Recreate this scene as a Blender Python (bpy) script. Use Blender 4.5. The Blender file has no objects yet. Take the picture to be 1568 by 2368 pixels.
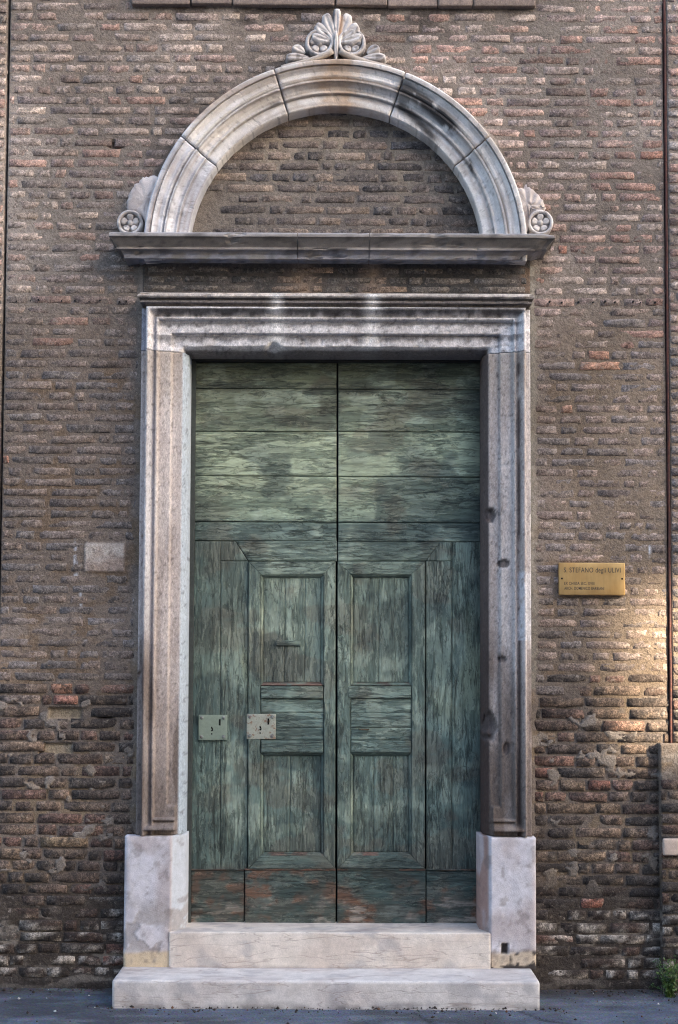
import bpy, math, random
import numpy as np
from mathutils import Matrix, Vector

random.seed(11)
RNG = np.random.default_rng(11)
SC = bpy.context.scene
COL = SC.collection

# ------------------------------------------------------------------ camera
F, D, EYE, PITCH, ROLL, PY = 3360.0, 8.0, 1.762, math.atan(0.0575), 0.004, 1347.0
CW, CH = 1568.0, 2368.0
_d = Vector((0, math.cos(PITCH), math.sin(PITCH)))
_r0, _u0 = Vector((1, 0, 0)), Vector((0, -math.sin(PITCH), math.cos(PITCH)))
_r = _r0 * math.cos(ROLL) + _u0 * math.sin(ROLL)
_u = -_r0 * math.sin(ROLL) + _u0 * math.cos(ROLL)
CAMPOS = Vector((0, -D, EYE))
cd = bpy.data.cameras.new('camera')
cam = bpy.data.objects.new('camera', cd)
COL.objects.link(cam)
m = Matrix((( _r.x, _u.x, -_d.x, CAMPOS.x), (_r.y, _u.y, -_d.y, CAMPOS.y), (_r.z, _u.z, -_d.z, CAMPOS.z), (0, 0, 0, 1)))
cam.matrix_world = m
cd.sensor_fit = 'VERTICAL'
cd.sensor_height = 36.0
cd.sensor_width = 36.0 * CW / CH
cd.lens = F / CH * 36.0
cd.shift_y = (PY - CH / 2) / CH
cd.clip_start, cd.clip_end = 0.1, 500.0
SC.camera = cam

# ------------------------------------------------------------------ sky, sun, exposure
SUN_EL, SUN_AZ = math.radians(24), math.radians(50)      # azimuth measured from the wall normal towards the right
sdir = Vector((math.cos(SUN_EL) * math.sin(SUN_AZ), -math.cos(SUN_EL) * math.cos(SUN_AZ), math.sin(SUN_EL)))
w = bpy.data.worlds.new('World')
SC.world = w
w.use_nodes = True
nt = w.node_tree
bg = nt.nodes['Background']
sky = nt.nodes.new('ShaderNodeTexSky')
sky.sky_type = 'NISHITA'
sky.sun_disc = False
sky.sun_elevation = SUN_EL
sky.sun_rotation = math.atan2(sdir.x, sdir.y)
sky.air_density, sky.dust_density, sky.ozone_density = 1.0, 2.0, 1.0
nt.links.new(sky.outputs[0], bg.inputs[0])
bg.inputs[1].default_value = 0.15
sl = bpy.data.lights.new('sun', 'SUN')
sl.energy, sl.angle, sl.color = 5.0, math.radians(0.53), (1.0, 0.85, 0.64)
sun = bpy.data.objects.new('sun', sl)
COL.objects.link(sun)
sun.rotation_euler = sdir.to_track_quat('Z', 'Y').to_euler()
SC.view_settings.view_transform = 'Standard'
SC.view_settings.look = 'None'
SC.view_settings.gamma = 1.0
SC.view_settings.exposure = 2.3
SC.view_settings.use_curve_mapping = False
SC.cycles.max_bounces = 5
SC.cycles.diffuse_bounces = 2
SC.cycles.filter_width = 1.15
SC.cycles.use_denoising = True
SC.cycles.denoising_prefilter = 'NONE'
SC.cycles.glossy_bounces = 2

# ------------------------------------------------------------------ helpers
def P(x, y, p=0.0):
    """point of the plane p metres in front of the wall seen at (x, y) of a 1568 x 2368 frame -> (X, Z)"""
    v = _d * F + _r * (x - CW / 2) - _u * (y - PY)
    t = (D - p) / v.y
    return CAMPOS.x + v.x * t, CAMPOS.z + v.z * t

def PX(x, y, p=0.0): return P(x, y, p)[0]
def PZ(x, y, p=0.0): return P(x, y, p)[1]

def toimg(X, Z, p=0.0):
    """world point(s) on plane p -> frame coordinates (numpy friendly)"""
    vx, vy, vz = X - CAMPOS.x, D - p, Z - CAMPOS.z
    dd = vx * _d.x + vy * _d.y + vz * _d.z
    return CW / 2 + F * (vx * _r.x + vy * _r.y + vz * _r.z) / dd, PY - F * (vx * _u.x + vy * _u.y + vz * _u.z) / dd

_tab = RNG.random((256, 256))
def vnoise(x, z, s=0):
    x = np.asarray(x, float) + 37.13 * s + 1000; z = np.asarray(z, float) + 91.7 * s + 1000
    xi, zi = np.floor(x).astype(int), np.floor(z).astype(int)
    fx, fz = x - xi, z - zi
    fx = fx * fx * (3 - 2 * fx); fz = fz * fz * (3 - 2 * fz)
    a = _tab[xi % 256, zi % 256]; b = _tab[(xi + 1) % 256, zi % 256]
    c = _tab[xi % 256, (zi + 1) % 256]; e = _tab[(xi + 1) % 256, (zi + 1) % 256]
    return (a * (1 - fx) + b * fx) * (1 - fz) + (c * (1 - fx) + e * fx) * fz

def fbm(x, z, s=0, o=4):
    t, a, n, f = 0, 0.5, 0, 1.0
    for k in range(o):
        t = t + a * vnoise(x * f, z * f, s + 17 * k); n += a; a *= .5; f *= 2.03
    return t / n

def sst(a, b, x):
    t = np.clip((np.asarray(x, float) - a) / (b - a), 0, 1)
    return t * t * (3 - 2 * t)

def lin(c):
    c = np.asarray(c, float) / 255.0
    return np.where(c <= .04045, c / 12.92, ((c + .055) / 1.055) ** 2.4)

def mixc(a, b, t):
    t = np.asarray(t, float)[..., None]
    return np.asarray(a) * (1 - t) + np.asarray(b) * t

def link(o, parent=None):
    COL.objects.link(o)
    if parent is not None: o.parent = parent
    return o

def mesh(name, V, Fc, mat, parent=None, col=None, smooth=False):
    me = bpy.data.meshes.new(name)
    V = np.asarray(V, np.float32).reshape(-1, 3)
    if isinstance(Fc, np.ndarray):
        n, k = Fc.shape
        me.vertices.add(len(V)); me.vertices.foreach_set('co', V.ravel())
        me.loops.add(n * k); me.loops.foreach_set('vertex_index', Fc.astype(np.int32).ravel())
        me.polygons.add(n)
        me.polygons.foreach_set('loop_start', np.arange(0, n * k, k, dtype=np.int32))
        me.update(calc_edges=True)
        me.validate()
    else:
        me.from_pydata([tuple(v) for v in V], [], [tuple(int(i) for i in f) for f in Fc])
    if smooth is not False:
        me.polygons.foreach_set('use_smooth', np.ones(len(me.polygons), bool) if smooth is True else np.resize(smooth, len(me.polygons)))
    if col is not None:
        a = me.color_attributes.new('Col', 'FLOAT_COLOR', 'POINT')
        c = np.ones((len(V), 4), np.float32)
        c[:, :3] = np.broadcast_to(np.asarray(col, np.float32), (len(V), 3))
        a.data.foreach_set('color', c.ravel())
    me.materials.append(mat)
    me.update()
    o = bpy.data.objects.new(name, me)
    return link(o, parent)

def empty(name, loc=(0, 0, 0)):
    o = bpy.data.objects.new(name, None)
    o.location = loc
    o.empty_display_size = .1
    return link(o)

def tag(o, label=None, cat=None, group=None, kind=None):
    if label: o['label'] = label
    if cat: o['category'] = cat
    if group: o['group'] = group
    if kind: o['kind'] = kind
    return o

def rebase(root, loc):
    dl = Vector(loc) - root.location
    for ch in root.children: ch.location = ch.location - dl
    root.location = loc

def gridfaces(nx, nz, off=0):
    i, j = np.meshgrid(np.arange(nx - 1), np.arange(nz - 1), indexing='ij')
    a = (i * nz + j).ravel() + off
    return np.stack([a, a + nz, a + nz + 1, a + 1], 1)

def heightfield(name, xs, zs, hf, mat, parent=None, colf=None, back=0.35, keep=None, smooth=False, jit=None):
    """front relief: Y = -hf(X, Z); skirt runs back to Y = +back"""
    xs, zs = np.asarray(xs), np.asarray(zs)
    X, Z = np.meshgrid(xs, zs, indexing='ij')
    H = hf(X, Z)
    Xd, Zd = (X, Z) if jit is None else jit(X, Z)
    V = np.stack([Xd, -H, Zd], -1).reshape(-1, 3)
    nx, nz = len(xs), len(zs)
    Fc = gridfaces(nx, nz)
    if keep is not None:
        k = keep(X, Z)
        kk = (k[:-1, :-1] & k[1:, :-1] & k[1:, 1:] & k[:-1, 1:]).ravel()
        Fc = Fc[kk]
    C = None if colf is None else np.clip(colf(X, Z, H), .004, .95).reshape(-1, 3)
    if back is not None:
        idx = np.arange(nx * nz).reshape(nx, nz)
        ring = np.concatenate([idx[:, 0], idx[-1, 1:], idx[-2::-1, -1], idx[0, -2:0:-1]])
        n0 = len(V)
        B = V[ring].copy(); B[:, 1] = back
        V = np.concatenate([V, B])
        if C is not None: C = np.concatenate([C, C[ring]])
        r = np.arange(len(ring)); r2 = (r + 1) % len(ring)
        S = np.stack([ring[r], n0 + r, n0 + r2, ring[r2]], 1)
        Fc = np.concatenate([Fc, S])
    return mesh(name, V, Fc, mat, parent, C, smooth)

def lins(a, b, st):
    return np.linspace(a, b, max(2, int(math.ceil(abs(b - a) / st)) + 1))

def merge_breaks(br, st):
    out = []
    for a, b in zip(br[:-1], br[1:]):
        out.extend(lins(a, b, st)[:-1])
    out.append(br[-1])
    return np.array(out)

def rblock(name, x0, x1, y0, y1, z0, z1, mat, parent=None, r=.01, st=.03, amp=.002, nscale=8, colf=None, col=(.5, .5, .5), seed=0, smooth=True, warp=None):
    """box with rounded, slightly uneven edges (y0 < y1; y0 is the front)"""
    lo, hi = np.array([x0, y0, z0]), np.array([x1, y1, z1])
    V, Fc, off = [], [], 0
    ax = []
    for k in range(3):
        g = lins(lo[k], hi[k], st)
        e = np.array([lo[k], lo[k] + r * .35, lo[k] + r]), np.array([hi[k] - r, hi[k] - r * .35, hi[k]])
        g = np.concatenate([e[0], g[(g > lo[k] + r * 1.3) & (g < hi[k] - r * 1.3)], e[1]])
        ax.append(g)
    for k in range(3):
        a, b = [(1, 2), (2, 0), (0, 1)][k]
        A, B = np.meshgrid(ax[a], ax[b], indexing='ij')
        for side in (0, 1):
            pts = np.zeros(A.shape + (3,))
            pts[..., a], pts[..., b], pts[..., k] = A, B, (lo, hi)[side][k]
            f = gridfaces(A.shape[0], A.shape[1], off)
            if side == 0: f = f[:, ::-1]
            V.append(pts.reshape(-1, 3)); Fc.append(f); off += A.size
    V = np.concatenate(V); Fc = np.concatenate(Fc)
    q = np.clip(V, lo + r, hi - r)
    dv = V - q
    ln = np.linalg.norm(dv, axis=1, keepdims=True)
    n = dv / np.maximum(ln, 1e-9)
    V = q + n * r
    a = (fbm(V[:, 0] * nscale + V[:, 1] * 5.1, V[:, 2] * nscale + V[:, 1] * 7.7, seed, 4) - .5) * 2 * amp
    V = V + n * a[:, None]
    # weld the shared edge vertices
    key = np.round(V * 20000).astype(np.int64)
    _, first, inv = np.unique(key, axis=0, return_index=True, return_inverse=True)
    inv = inv.ravel()
    V = V[first]; Fc = inv[Fc]
    if warp is not None: V = warp(V)
    C = colf(V) if colf is not None else np.broadcast_to(np.asarray(col), V.shape)
    return mesh(name, V, Fc, mat, parent, np.clip(C, .004, .95), smooth)

# ------------------------------------------------------------------ materials
def newmat(name):
    mt = bpy.data.materials.new(name)
    mt.use_nodes = True
    n = mt.node_tree.nodes
    return mt, n, mt.node_tree.links, n['Principled BSDF']

def nd(n, typ, **kw):
    o = n.new(typ)
    for k, v in kw.items():
        if k in o.inputs: o.inputs[k].default_value = v
        else: setattr(o, k, v)
    return o

def noise_node(n, l, co, scale, detail=4, rough=.6, vec=(1, 1, 1), dist=0.0):
    mp = nd(n, 'ShaderNodeMapping'); mp.inputs['Scale'].default_value = vec
    l.new(co, mp.inputs[0])
    t = nd(n, 'ShaderNodeTexNoise')
    t.inputs['Scale'].default_value = scale; t.inputs['Detail'].default_value = detail
    t.inputs['Roughness'].default_value = rough; t.inputs['Distortion'].default_value = dist
    l.new(mp.outputs[0], t.inputs['Vector'])
    return t.outputs['Fac']

def rng(n, l, fac, a, b, c, d_):
    r = nd(n, 'ShaderNodeMapRange')
    l.new(fac, r.inputs[0])
    for i, v in zip((1, 2, 3, 4), (a, b, c, d_)): r.inputs[i].default_value = v
    return r.outputs[0]

def mixn(n, l, typ, fac, A, B):
    mx = nd(n, 'ShaderNodeMix'); mx.data_type = 'RGBA'; mx.blend_type = typ
    for sock, v in ((mx.inputs[0], fac), (mx.inputs[6], A), (mx.inputs[7], B)):
        if isinstance(v, (int, float)): sock.default_value = v
        elif isinstance(v, (tuple, list)): sock.default_value = (*v, 1)
        else: l.new(v, sock)
    return mx.outputs[2]

def math_n(n, l, op, a, b):
    mm = nd(n, 'ShaderNodeMath'); mm.operation = op
    for s, v in ((mm.inputs[0], a), (mm.inputs[1], b)):
        if isinstance(v, (int, float)): s.default_value = v
        else: l.new(v, s)
    return mm.outputs[0]

def grey(n, l, v):
    c = nd(n, 'ShaderNodeCombineColor')
    for i in range(3): l.new(v, c.inputs[i])
    return c.outputs[0]

def bump(n, l, h, dist, strength=1.0, prev=None):
    b = nd(n, 'ShaderNodeBump'); b.inputs['Strength'].default_value = strength
    b.inputs['Distance'].default_value = dist
    l.new(h, b.inputs['Height'])
    if prev is not None: l.new(prev, b.inputs['Normal'])
    return b.outputs[0]

def weathered(name, scales=(45, 160), var=(.72, 1.3), bumps=(.004, .0015), rough=.9, grit=None, spots=None, pale=None, metallic=0.0, vec=(1, 1, 1), spec=.3):
    mt, n, l, bs = newmat(name)
    at = nd(n, 'ShaderNodeAttribute'); at.attribute_name = 'Col'
    co = nd(n, 'ShaderNodeNewGeometry').outputs['Position']
    a = noise_node(n, l, co, scales[0], 4, .68, vec)
    b = noise_node(n, l, co, scales[1], 2, .6, vec)
    c = mixn(n, l, 'MULTIPLY', 1.0, at.outputs['Color'], grey(n, l, rng(n, l, a, .3, .7, *var)))
    c = mixn(n, l, 'MULTIPLY', 1.0, c, grey(n, l, rng(n, l, b, .3, .7, .3 + var[0] * .7, .3 + var[1] * .7)))
    if grit:
        g = noise_node(n, l, co, grit[0], 3, .75, vec)
        c = mixn(n, l, 'MULTIPLY', 1.0, c, grey(n, l, rng(n, l, g, .34, .66, grit[1], grit[2])))
    if spots:      # (scale, lo, hi, colour, amount)
        s = noise_node(n, l, co, spots[0], 4, .72, vec, .4)
        f = rng(n, l, s, spots[1], spots[2], 0, spots[4])
        c = mixn(n, l, 'MIX', f, c, spots[3])
    if pale:
        s = noise_node(n, l, co, pale[0], 4, .75, vec, .3)
        f = rng(n, l, s, pale[1], pale[2], 0, pale[4])
        c = mixn(n, l, 'MIX', f, c, pale[3])
    l.new(c, bs.inputs['Base Color'])
    nb = bump(n, l, a, bumps[0])
    nb = bump(n, l, b, bumps[1], 1.0, nb)
    l.new(nb, bs.inputs['Normal'])
    bs.inputs['Roughness'].default_value = rough
    bs.inputs['Metallic'].default_value = metallic
    bs.inputs['Specular IOR Level'].default_value = spec
    return mt

M_BRICK = weathered('brick', (52, 190), (.62, 1.42), (.005, .003), .95, grit=(95, .62, 1.5), spots=(24, .54, .64, tuple(lin((92, 84, 78))), .65), pale=(30, .54, .66, tuple(lin((150, 138, 126))), .6), spec=.15)
M_BRICK_LOW = weathered('sooty_brick', (52, 190), (.55, 1.5), (.005, .003), .92, grit=(95, .5, 1.75), spots=(20, .50, .62, tuple(lin((52, 47, 44))), .75), pale=(38, .60, .70, tuple(lin((146, 136, 124))), .6), spec=.25)
M_MORTAR = weathered('mortar', (55, 170), (.72, 1.28), (.008, .003), 1.0, spots=(18, .54, .66, tuple(lin((92, 83, 76))), .6), pale=(40, .58, .70, tuple(lin((156, 143, 130))), .45), spec=.1)
M_STONE = weathered('pale_stone', (24, 190), (.86, 1.12), (.002, .0012), .8, spots=(60, .66, .78, tuple(lin((110, 102, 97))), .5), spec=.3)
M_JAMB = weathered('grained_stone', (90, 260), (.70, 1.26), (.002, .0016), .85, spots=(130, .60, .76, tuple(lin((76, 67, 62))), .45), vec=(1, 1, .45), spec=.25)
M_DIRTSTONE = weathered('sooty_stone', (50, 200), (.72, 1.25), (.003, .0015), .9, spots=(30, .64, .76, tuple(lin((52, 47, 44))), .55), vec=(1, 1, .6), spec=.2)
M_DARK = weathered('dark_void', (20, 60), (.8, 1.2), (.001, .001), 1.0)
M_RUST = weathered('rusty_iron', (60, 200), (.6, 1.4), (.002, .001), .8, spots=(40, .5, .7, tuple(lin((110, 60, 40))), .6), spec=.3)
M_PLATE = weathered('painted_plate', (60, 200), (.88, 1.1), (.0005, .0003), .5, spots=(55, .55, .62, tuple(lin((116, 74, 50))), .8), spec=.4)
M_PLATE_C = weathered('painted_plate_clean', (60, 200), (.9, 1.1), (.0005, .0003), .5, spots=(50, .74, .80, tuple(lin((96, 96, 80))), .5), spec=.4)

def vein_stone():
    mt, n, l, bs = newmat('veined_limestone')
    at = nd(n, 'ShaderNodeAttribute'); at.attribute_name = 'Col'
    co = nd(n, 'ShaderNodeNewGeometry').outputs['Position']
    def iso(scale, vec, wdt, dist):
        q = noise_node(n, l, co, scale, 3, .5, vec, dist)
        q = math_n(n, l, 'ABSOLUTE', math_n(n, l, 'SUBTRACT', q, .5), 0)
        return rng(n, l, q, 0, wdt, 1, 0)
    line = math_n(n, l, 'MAXIMUM', iso(3.2, (.34, 1.0, 2.7), .0085, .15), iso(4.6, (.36, 1.0, 2.7), .0085, .2))
    brk = noise_node(n, l, co, 9, 3, .6)
    line = math_n(n, l, 'MULTIPLY', line, rng(n, l, brk, .30, .60, .5, .8))
    a = noise_node(n, l, co, 14, 5, .65)
    b = noise_node(n, l, co, 170, 3, .6)
    c = mixn(n, l, 'MULTIPLY', 1.0, at.outputs['Color'], grey(n, l, rng(n, l, a, .3, .7, .82, 1.12)))
    c = mixn(n, l, 'MULTIPLY', 1.0, c, grey(n, l, rng(n, l, b, .3, .7, .88, 1.1)))
    c = mixn(n, l, 'MIX', math_n(n, l, 'MULTIPLY', line, .62), c, tuple(lin((124, 104, 96))))
    l.new(c, bs.inputs['Base Color'])
    nb = bump(n, l, a, .003); nb = bump(n, l, b, .001, 1, nb)
    hb = math_n(n, l, 'MULTIPLY', line, -1.0)
    nb = bump(n, l, hb, .001, 1, nb)
    l.new(nb, bs.inputs['Normal'])
    bs.inputs['Roughness'].default_value = .6
    bs.inputs['Specular IOR Level'].default_value = .35
    return mt
M_VEIN = vein_stone()

def wood(name, vertical):
    mt, n, l, bs = newmat(name)
    at = nd(n, 'ShaderNodeAttribute'); at.attribute_name = 'Col'
    oi = nd(n, 'ShaderNodeObjectInfo')
    g = nd(n, 'ShaderNodeNewGeometry')
    ad = nd(n, 'ShaderNodeVectorMath'); ad.operation = 'MULTIPLY_ADD'
    l.new(oi.outputs['Random'], ad.inputs[0]); ad.inputs[1].default_value = (13, 5, 17); l.new(g.outputs['Position'], ad.inputs[2])
    co = ad.outputs[0]
    vs = (1, 1, .09) if vertical else (.09, 1, 1)
    vs2 = (1, 1, .22) if vertical else (.22, 1, 1)
    grain = noise_node(n, l, co, 75, 6, .7, vs, .25)
    fine = noise_node(n, l, co, 240, 4, .65, vs)
    patch = noise_node(n, l, co, 6, 6, .70, (1, 1, .4) if vertical else (.4, 1, 1), .6)
    flake = noise_node(n, l, co, 22, 8, .78, (1, 1, .16) if vertical else (.16, 1, 1), .8)
    # drying cracks: thin iso-lines of stretched noise, long ones with the grain and short checks across
    def iso(scale, vec, wdt, det, dist):
        q = noise_node(n, l, co, scale, det, .6, vec, dist)
        q = math_n(n, l, 'ABSOLUTE', math_n(n, l, 'SUBTRACT', q, .5), 0)
        return rng(n, l, q, 0, wdt, 1, 0)
    where = noise_node(n, l, co, 6, 3, .65, (1, 1, .6) if vertical else (.6, 1, 1))
    where2 = rng(n, l, where, .40, .58, 0, 1)
    crack = math_n(n, l, 'MULTIPLY', iso(15, (1, 1, .07) if vertical else (.07, 1, 1), .016, 4, .3), math_n(n, l, 'ADD', math_n(n, l, 'MULTIPLY', where2, .6), .4))
    crack = math_n(n, l, 'MAXIMUM', crack, math_n(n, l, 'MULTIPLY', iso(26, (1, 1, .28) if vertical else (.28, 1, 1), .022, 4, .6), math_n(n, l, 'MULTIPLY', where2, .75)))
    paint = mixn(n, l, 'MULTIPLY', 1.0, at.outputs['Color'], grey(n, l, rng(n, l, grain, .25, .75, .78, 1.22)))
    paint = mixn(n, l, 'MULTIPLY', 1.0, paint, grey(n, l, rng(n, l, patch, .3, .7, .62, 1.36)))
    bare = mixn(n, l, 'MULTIPLY', .72, (.16, .19, .175), at.outputs['Color'])
    bare = mixn(n, l, 'MIX', .55, bare, mixn(n, l, 'MULTIPLY', 1.0, at.outputs['Color'], (.42, .46, .46)))
    bare = mixn(n, l, 'MULTIPLY', 1.0, bare, grey(n, l, rng(n, l, grain, .28, .72, .35, 1.7)))
    m1 = math_n(n, l, 'ADD', math_n(n, l, 'MULTIPLY', flake, .62), math_n(n, l, 'MULTIPLY', patch, .48))
    lost = rng(n, l, m1, .54, .575, 0, .75)
    c = mixn(n, l, 'MIX', lost, paint, bare)
    c = mixn(n, l, 'MULTIPLY', 1.0, c, grey(n, l, rng(n, l, fine, .3, .7, .74, 1.24)))
    rim = rng(n, l, math_n(n, l, 'ABSOLUTE', math_n(n, l, 'SUBTRACT', m1, .545), 0), 0, .010, .3, 0)
    c = mixn(n, l, 'MIX', rim, c, tuple(lin((164, 170, 156))))
    c = mixn(n, l, 'MIX', math_n(n, l, 'MULTIPLY', crack, .72), c, tuple(lin((34, 38, 36))))
    l.new(c, bs.inputs['Base Color'])
    nb = bump(n, l, grain, .0022)
    nb = bump(n, l, math_n(n, l, 'MULTIPLY', lost, -1.0), .0022, 1, nb)
    nb = bump(n, l, math_n(n, l, 'MULTIPLY', crack, -1.0), .004, 1, nb)
    l.new(nb, bs.inputs['Normal'])
    bs.inputs['Roughness'].default_value = .78
    bs.inputs['Specular IOR Level'].default_value = .3
    return mt
M_WH, M_WV = wood('weathered_wood_horizontal', False), wood('weathered_wood_vertical', True)

def asphalt():
    mt, n, l, bs = newmat('asphalt')
    at = nd(n, 'ShaderNodeAttribute'); at.attribute_name = 'Col'
    co = nd(n, 'ShaderNodeNewGeometry').outputs['Position']
    a = noise_node(n, l, co, 7, 6, .65, (.6, 1, 1))
    b = noise_node(n, l, co, 140, 3, .8)
    v = nd(n, 'ShaderNodeTexVoronoi'); v.inputs['Scale'].default_value = 95; l.new(co, v.inputs['Vector'])
    c = mixn(n, l, 'MULTIPLY', 1.0, at.outputs['Color'], grey(n, l, rng(n, l, a, .3, .7, .62, 1.3)))
    c = mixn(n, l, 'MULTIPLY', 1.0, c, grey(n, l, rng(n, l, b, .3, .7, .55, 1.5)))
    c = mixn(n, l, 'MULTIPLY', .5, c, v.outputs['Color'])
    s = noise_node(n, l, co, 16, 4, .6, (.5, 1.2, 1))
    c = mixn(n, l, 'MIX', rng(n, l, s, .66, .74, 0, .7), c, (.012, .012, .013))
    l.new(c, bs.inputs['Base Color'])
    nb = bump(n, l, v.outputs['Distance'], .004); nb = bump(n, l, b, .003, 1, nb)
    l.new(nb, bs.inputs['Normal'])
    bs.inputs['Roughness'].default_value = .75
    bs.inputs['Specular IOR Level'].default_value = .5
    return mt
M_ASPHALT = asphalt()

def brass():
    mt, n, l, bs = newmat('brushed_brass')
    co = nd(n, 'ShaderNodeNewGeometry').outputs['Position']
    a = noise_node(n, l, co, 60, 3, .6, (1, 1, .08)); b = noise_node(n, l, co, 9, 4, .6)
    c = mixn(n, l, 'MIX', rng(n, l, b, .35, .65, 0, 1), tuple(lin((168, 132, 80))), tuple(lin((182, 150, 98))))
    c = mixn(n, l, 'MULTIPLY', 1.0, c, grey(n, l, rng(n, l, a, .3, .7, .9, 1.08)))
    l.new(c, bs.inputs['Base Color'])
    bs.inputs['Metallic'].default_value = .45
    bs.inputs['Roughness'].default_value = .48
    l.new(bump(n, l, a, .0003), bs.inputs['Normal'])
    return mt
M_BRASS = brass()

def leafmat():
    mt, n, l, bs = newmat('leaf_green')
    co = nd(n, 'ShaderNodeNewGeometry').outputs['Position']
    a = noise_node(n, l, co, 40, 2, .5)
    c = mixn(n, l, 'MIX', rng(n, l, a, .35, .65, 0, 1), (.018, .048, .010), (.075, .135, .022))
    l.new(c, bs.inputs['Base Color'])
    bs.inputs['Roughness'].default_value = .5
    bs.inputs['Subsurface Weight'].default_value = 0.0
    return mt
M_LEAF = leafmat()
WHITE = np.array(lin((196, 190, 190)))

# ------------------------------------------------------------------ ground
def ground():
    xs = np.unique(np.concatenate([[-200, -60, -20, -8, -4], lins(-2.6, 2.6, .02), [4, 8, 20, 60, 200]]))
    ys = np.unique(np.concatenate([[-200, -60, -20, -8, -4, -2.5], lins(-1.8, .12, .012), [.6, 1.5, 4]]))
    X, Y = np.meshgrid(xs, ys, indexing='ij')
    near = sst(.5, .0, -Y) * (np.abs(X) < 3)
    Z = (fbm(X * 3, Y * 3, 3) - .5) * .012 + near * .012 * fbm(X * 6, Y * 9, 5) + .012 * sst(.07, .0, -Y)
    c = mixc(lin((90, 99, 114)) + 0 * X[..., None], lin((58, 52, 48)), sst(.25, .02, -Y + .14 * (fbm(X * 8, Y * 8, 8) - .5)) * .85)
    c = mixc(c, lin((54, 56, 61)), sst(.50, .66, fbm(X * 2.2, Y * 5, 12)) * .65)
    c = mixc(c, lin((128, 132, 138)), sst(.58, .68, fbm(X * 5, Y * 14, 13, 5)) * .35)
    # the crack that starts at the step corner
    for (ax, ay, bx, by) in ((.93, -.43, 1.02, -.62), (1.02, -.62, 1.22, -.72), (1.22, -.72, 1.35, -1.0), (.40, -.50, .47, -.7), (.47, -.7, .44, -1.1)):
        tt = np.clip(((X - ax) * (bx - ax) + (Y - ay) * (by - ay)) / ((bx - ax) ** 2 + (by - ay) ** 2), 0, 1)
        dd = np.hypot(X - ax - tt * (bx - ax), Y - ay - tt * (by - ay) + .03 * (fbm(X * 14, Y * 14, 4) - .5))
        k = np.exp(-(dd / .011) ** 2)
        c = mixc(c, lin((24, 24, 26)), k * .85); Z = Z - .006 * k
    V = np.stack([X, Y, Z], -1).reshape(-1, 3)
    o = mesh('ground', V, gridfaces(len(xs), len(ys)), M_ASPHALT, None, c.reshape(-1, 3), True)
    tag(o, 'grey blue asphalt pavement at the foot of the doorway', kind='structure')
ground()

# ------------------------------------------------------------------ layout of the portal in metres
XL, XR = (PX(327, 812, .05) + PX(314, 1920, .05)) / 2, (PX(1228, 812, .05) + PX(1228, 1920, .05)) / 2     # jamb outer edges
ZJ0, ZJ1 = PZ(380, 1931, .06), PZ(380, 812, .06)                  # jamb bottom / joint with the lintel
JW = .256                                                          # jamb face width
ZC = PZ(777, 576, .08)                                             # arch centre height
XC = PX(777, 300, .08)
RO, RI = 1.056, .819
ZCORN = PZ(770, 541, .22)
XE0, XE1 = PX(6, 1100), PX(1541, 1100)                             # ends of the main wall
DOORY = .19
ZS1, ZS2 = PZ(770, 2268, .42), PZ(770, 2156, .105)                 # step tops

PROFILE = [(0, .052), (.030, .052), (.0315, .102), (.040, .107), (.046, .103), (.054, .088), (.063, .070), (.072, .060), (.079, .057), (.0805, .068),
           (.084, .076), (.091, .076), (.096, .070), (.0975, .050), (.166, .046), (.1675, .026), (.226, .022), (.234, .010), (.246, -.022), (.256, -.05)]
PS, PH = np.array([a for a, b in PROFILE]), np.array([b for a, b in PROFILE])
def prof(s): return np.interp(s, PS, PH)

# ------------------------------------------------------------------ brick laying
def pick(pal): return np.array(lin(pal[RNG.integers(len(pal))]))
PAL_TOP = [(164, 138, 120), (150, 124, 108), (158, 122, 104), (142, 116, 104), (168, 144, 124), (130, 112, 102), (120, 100, 94), (160, 112, 90), (138, 104, 90), (148, 128, 114)]
PAL_TOPR = [(170, 140, 124), (164, 124, 106), (170, 118, 96), (150, 116, 104), (174, 150, 134), (138, 112, 104), (156, 108, 90), (160, 134, 120)]
PAL_MID = [(122, 106, 98), (112, 100, 93), (104, 92, 87), (130, 112, 101), (104, 99, 98), (118, 100, 89), (134, 114, 100), (98, 90, 86)]
PAL_BLUE = [(104, 98, 97), (98, 93, 93), (110, 103, 101), (92, 86, 83), (126, 113, 105), (114, 100, 91)]
PAL_LOW = [(92, 74, 63), (78, 66, 58), (104, 78, 66), (86, 70, 60), (112, 90, 72), (98, 70, 60), (114, 92, 70), (66, 60, 56), (98, 80, 69), (62, 56, 53)]
PAL_BOT = [(56, 46, 42), (64, 54, 48), (46, 42, 40), (72, 56, 48), (52, 48, 48), (80, 60, 52)]

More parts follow.
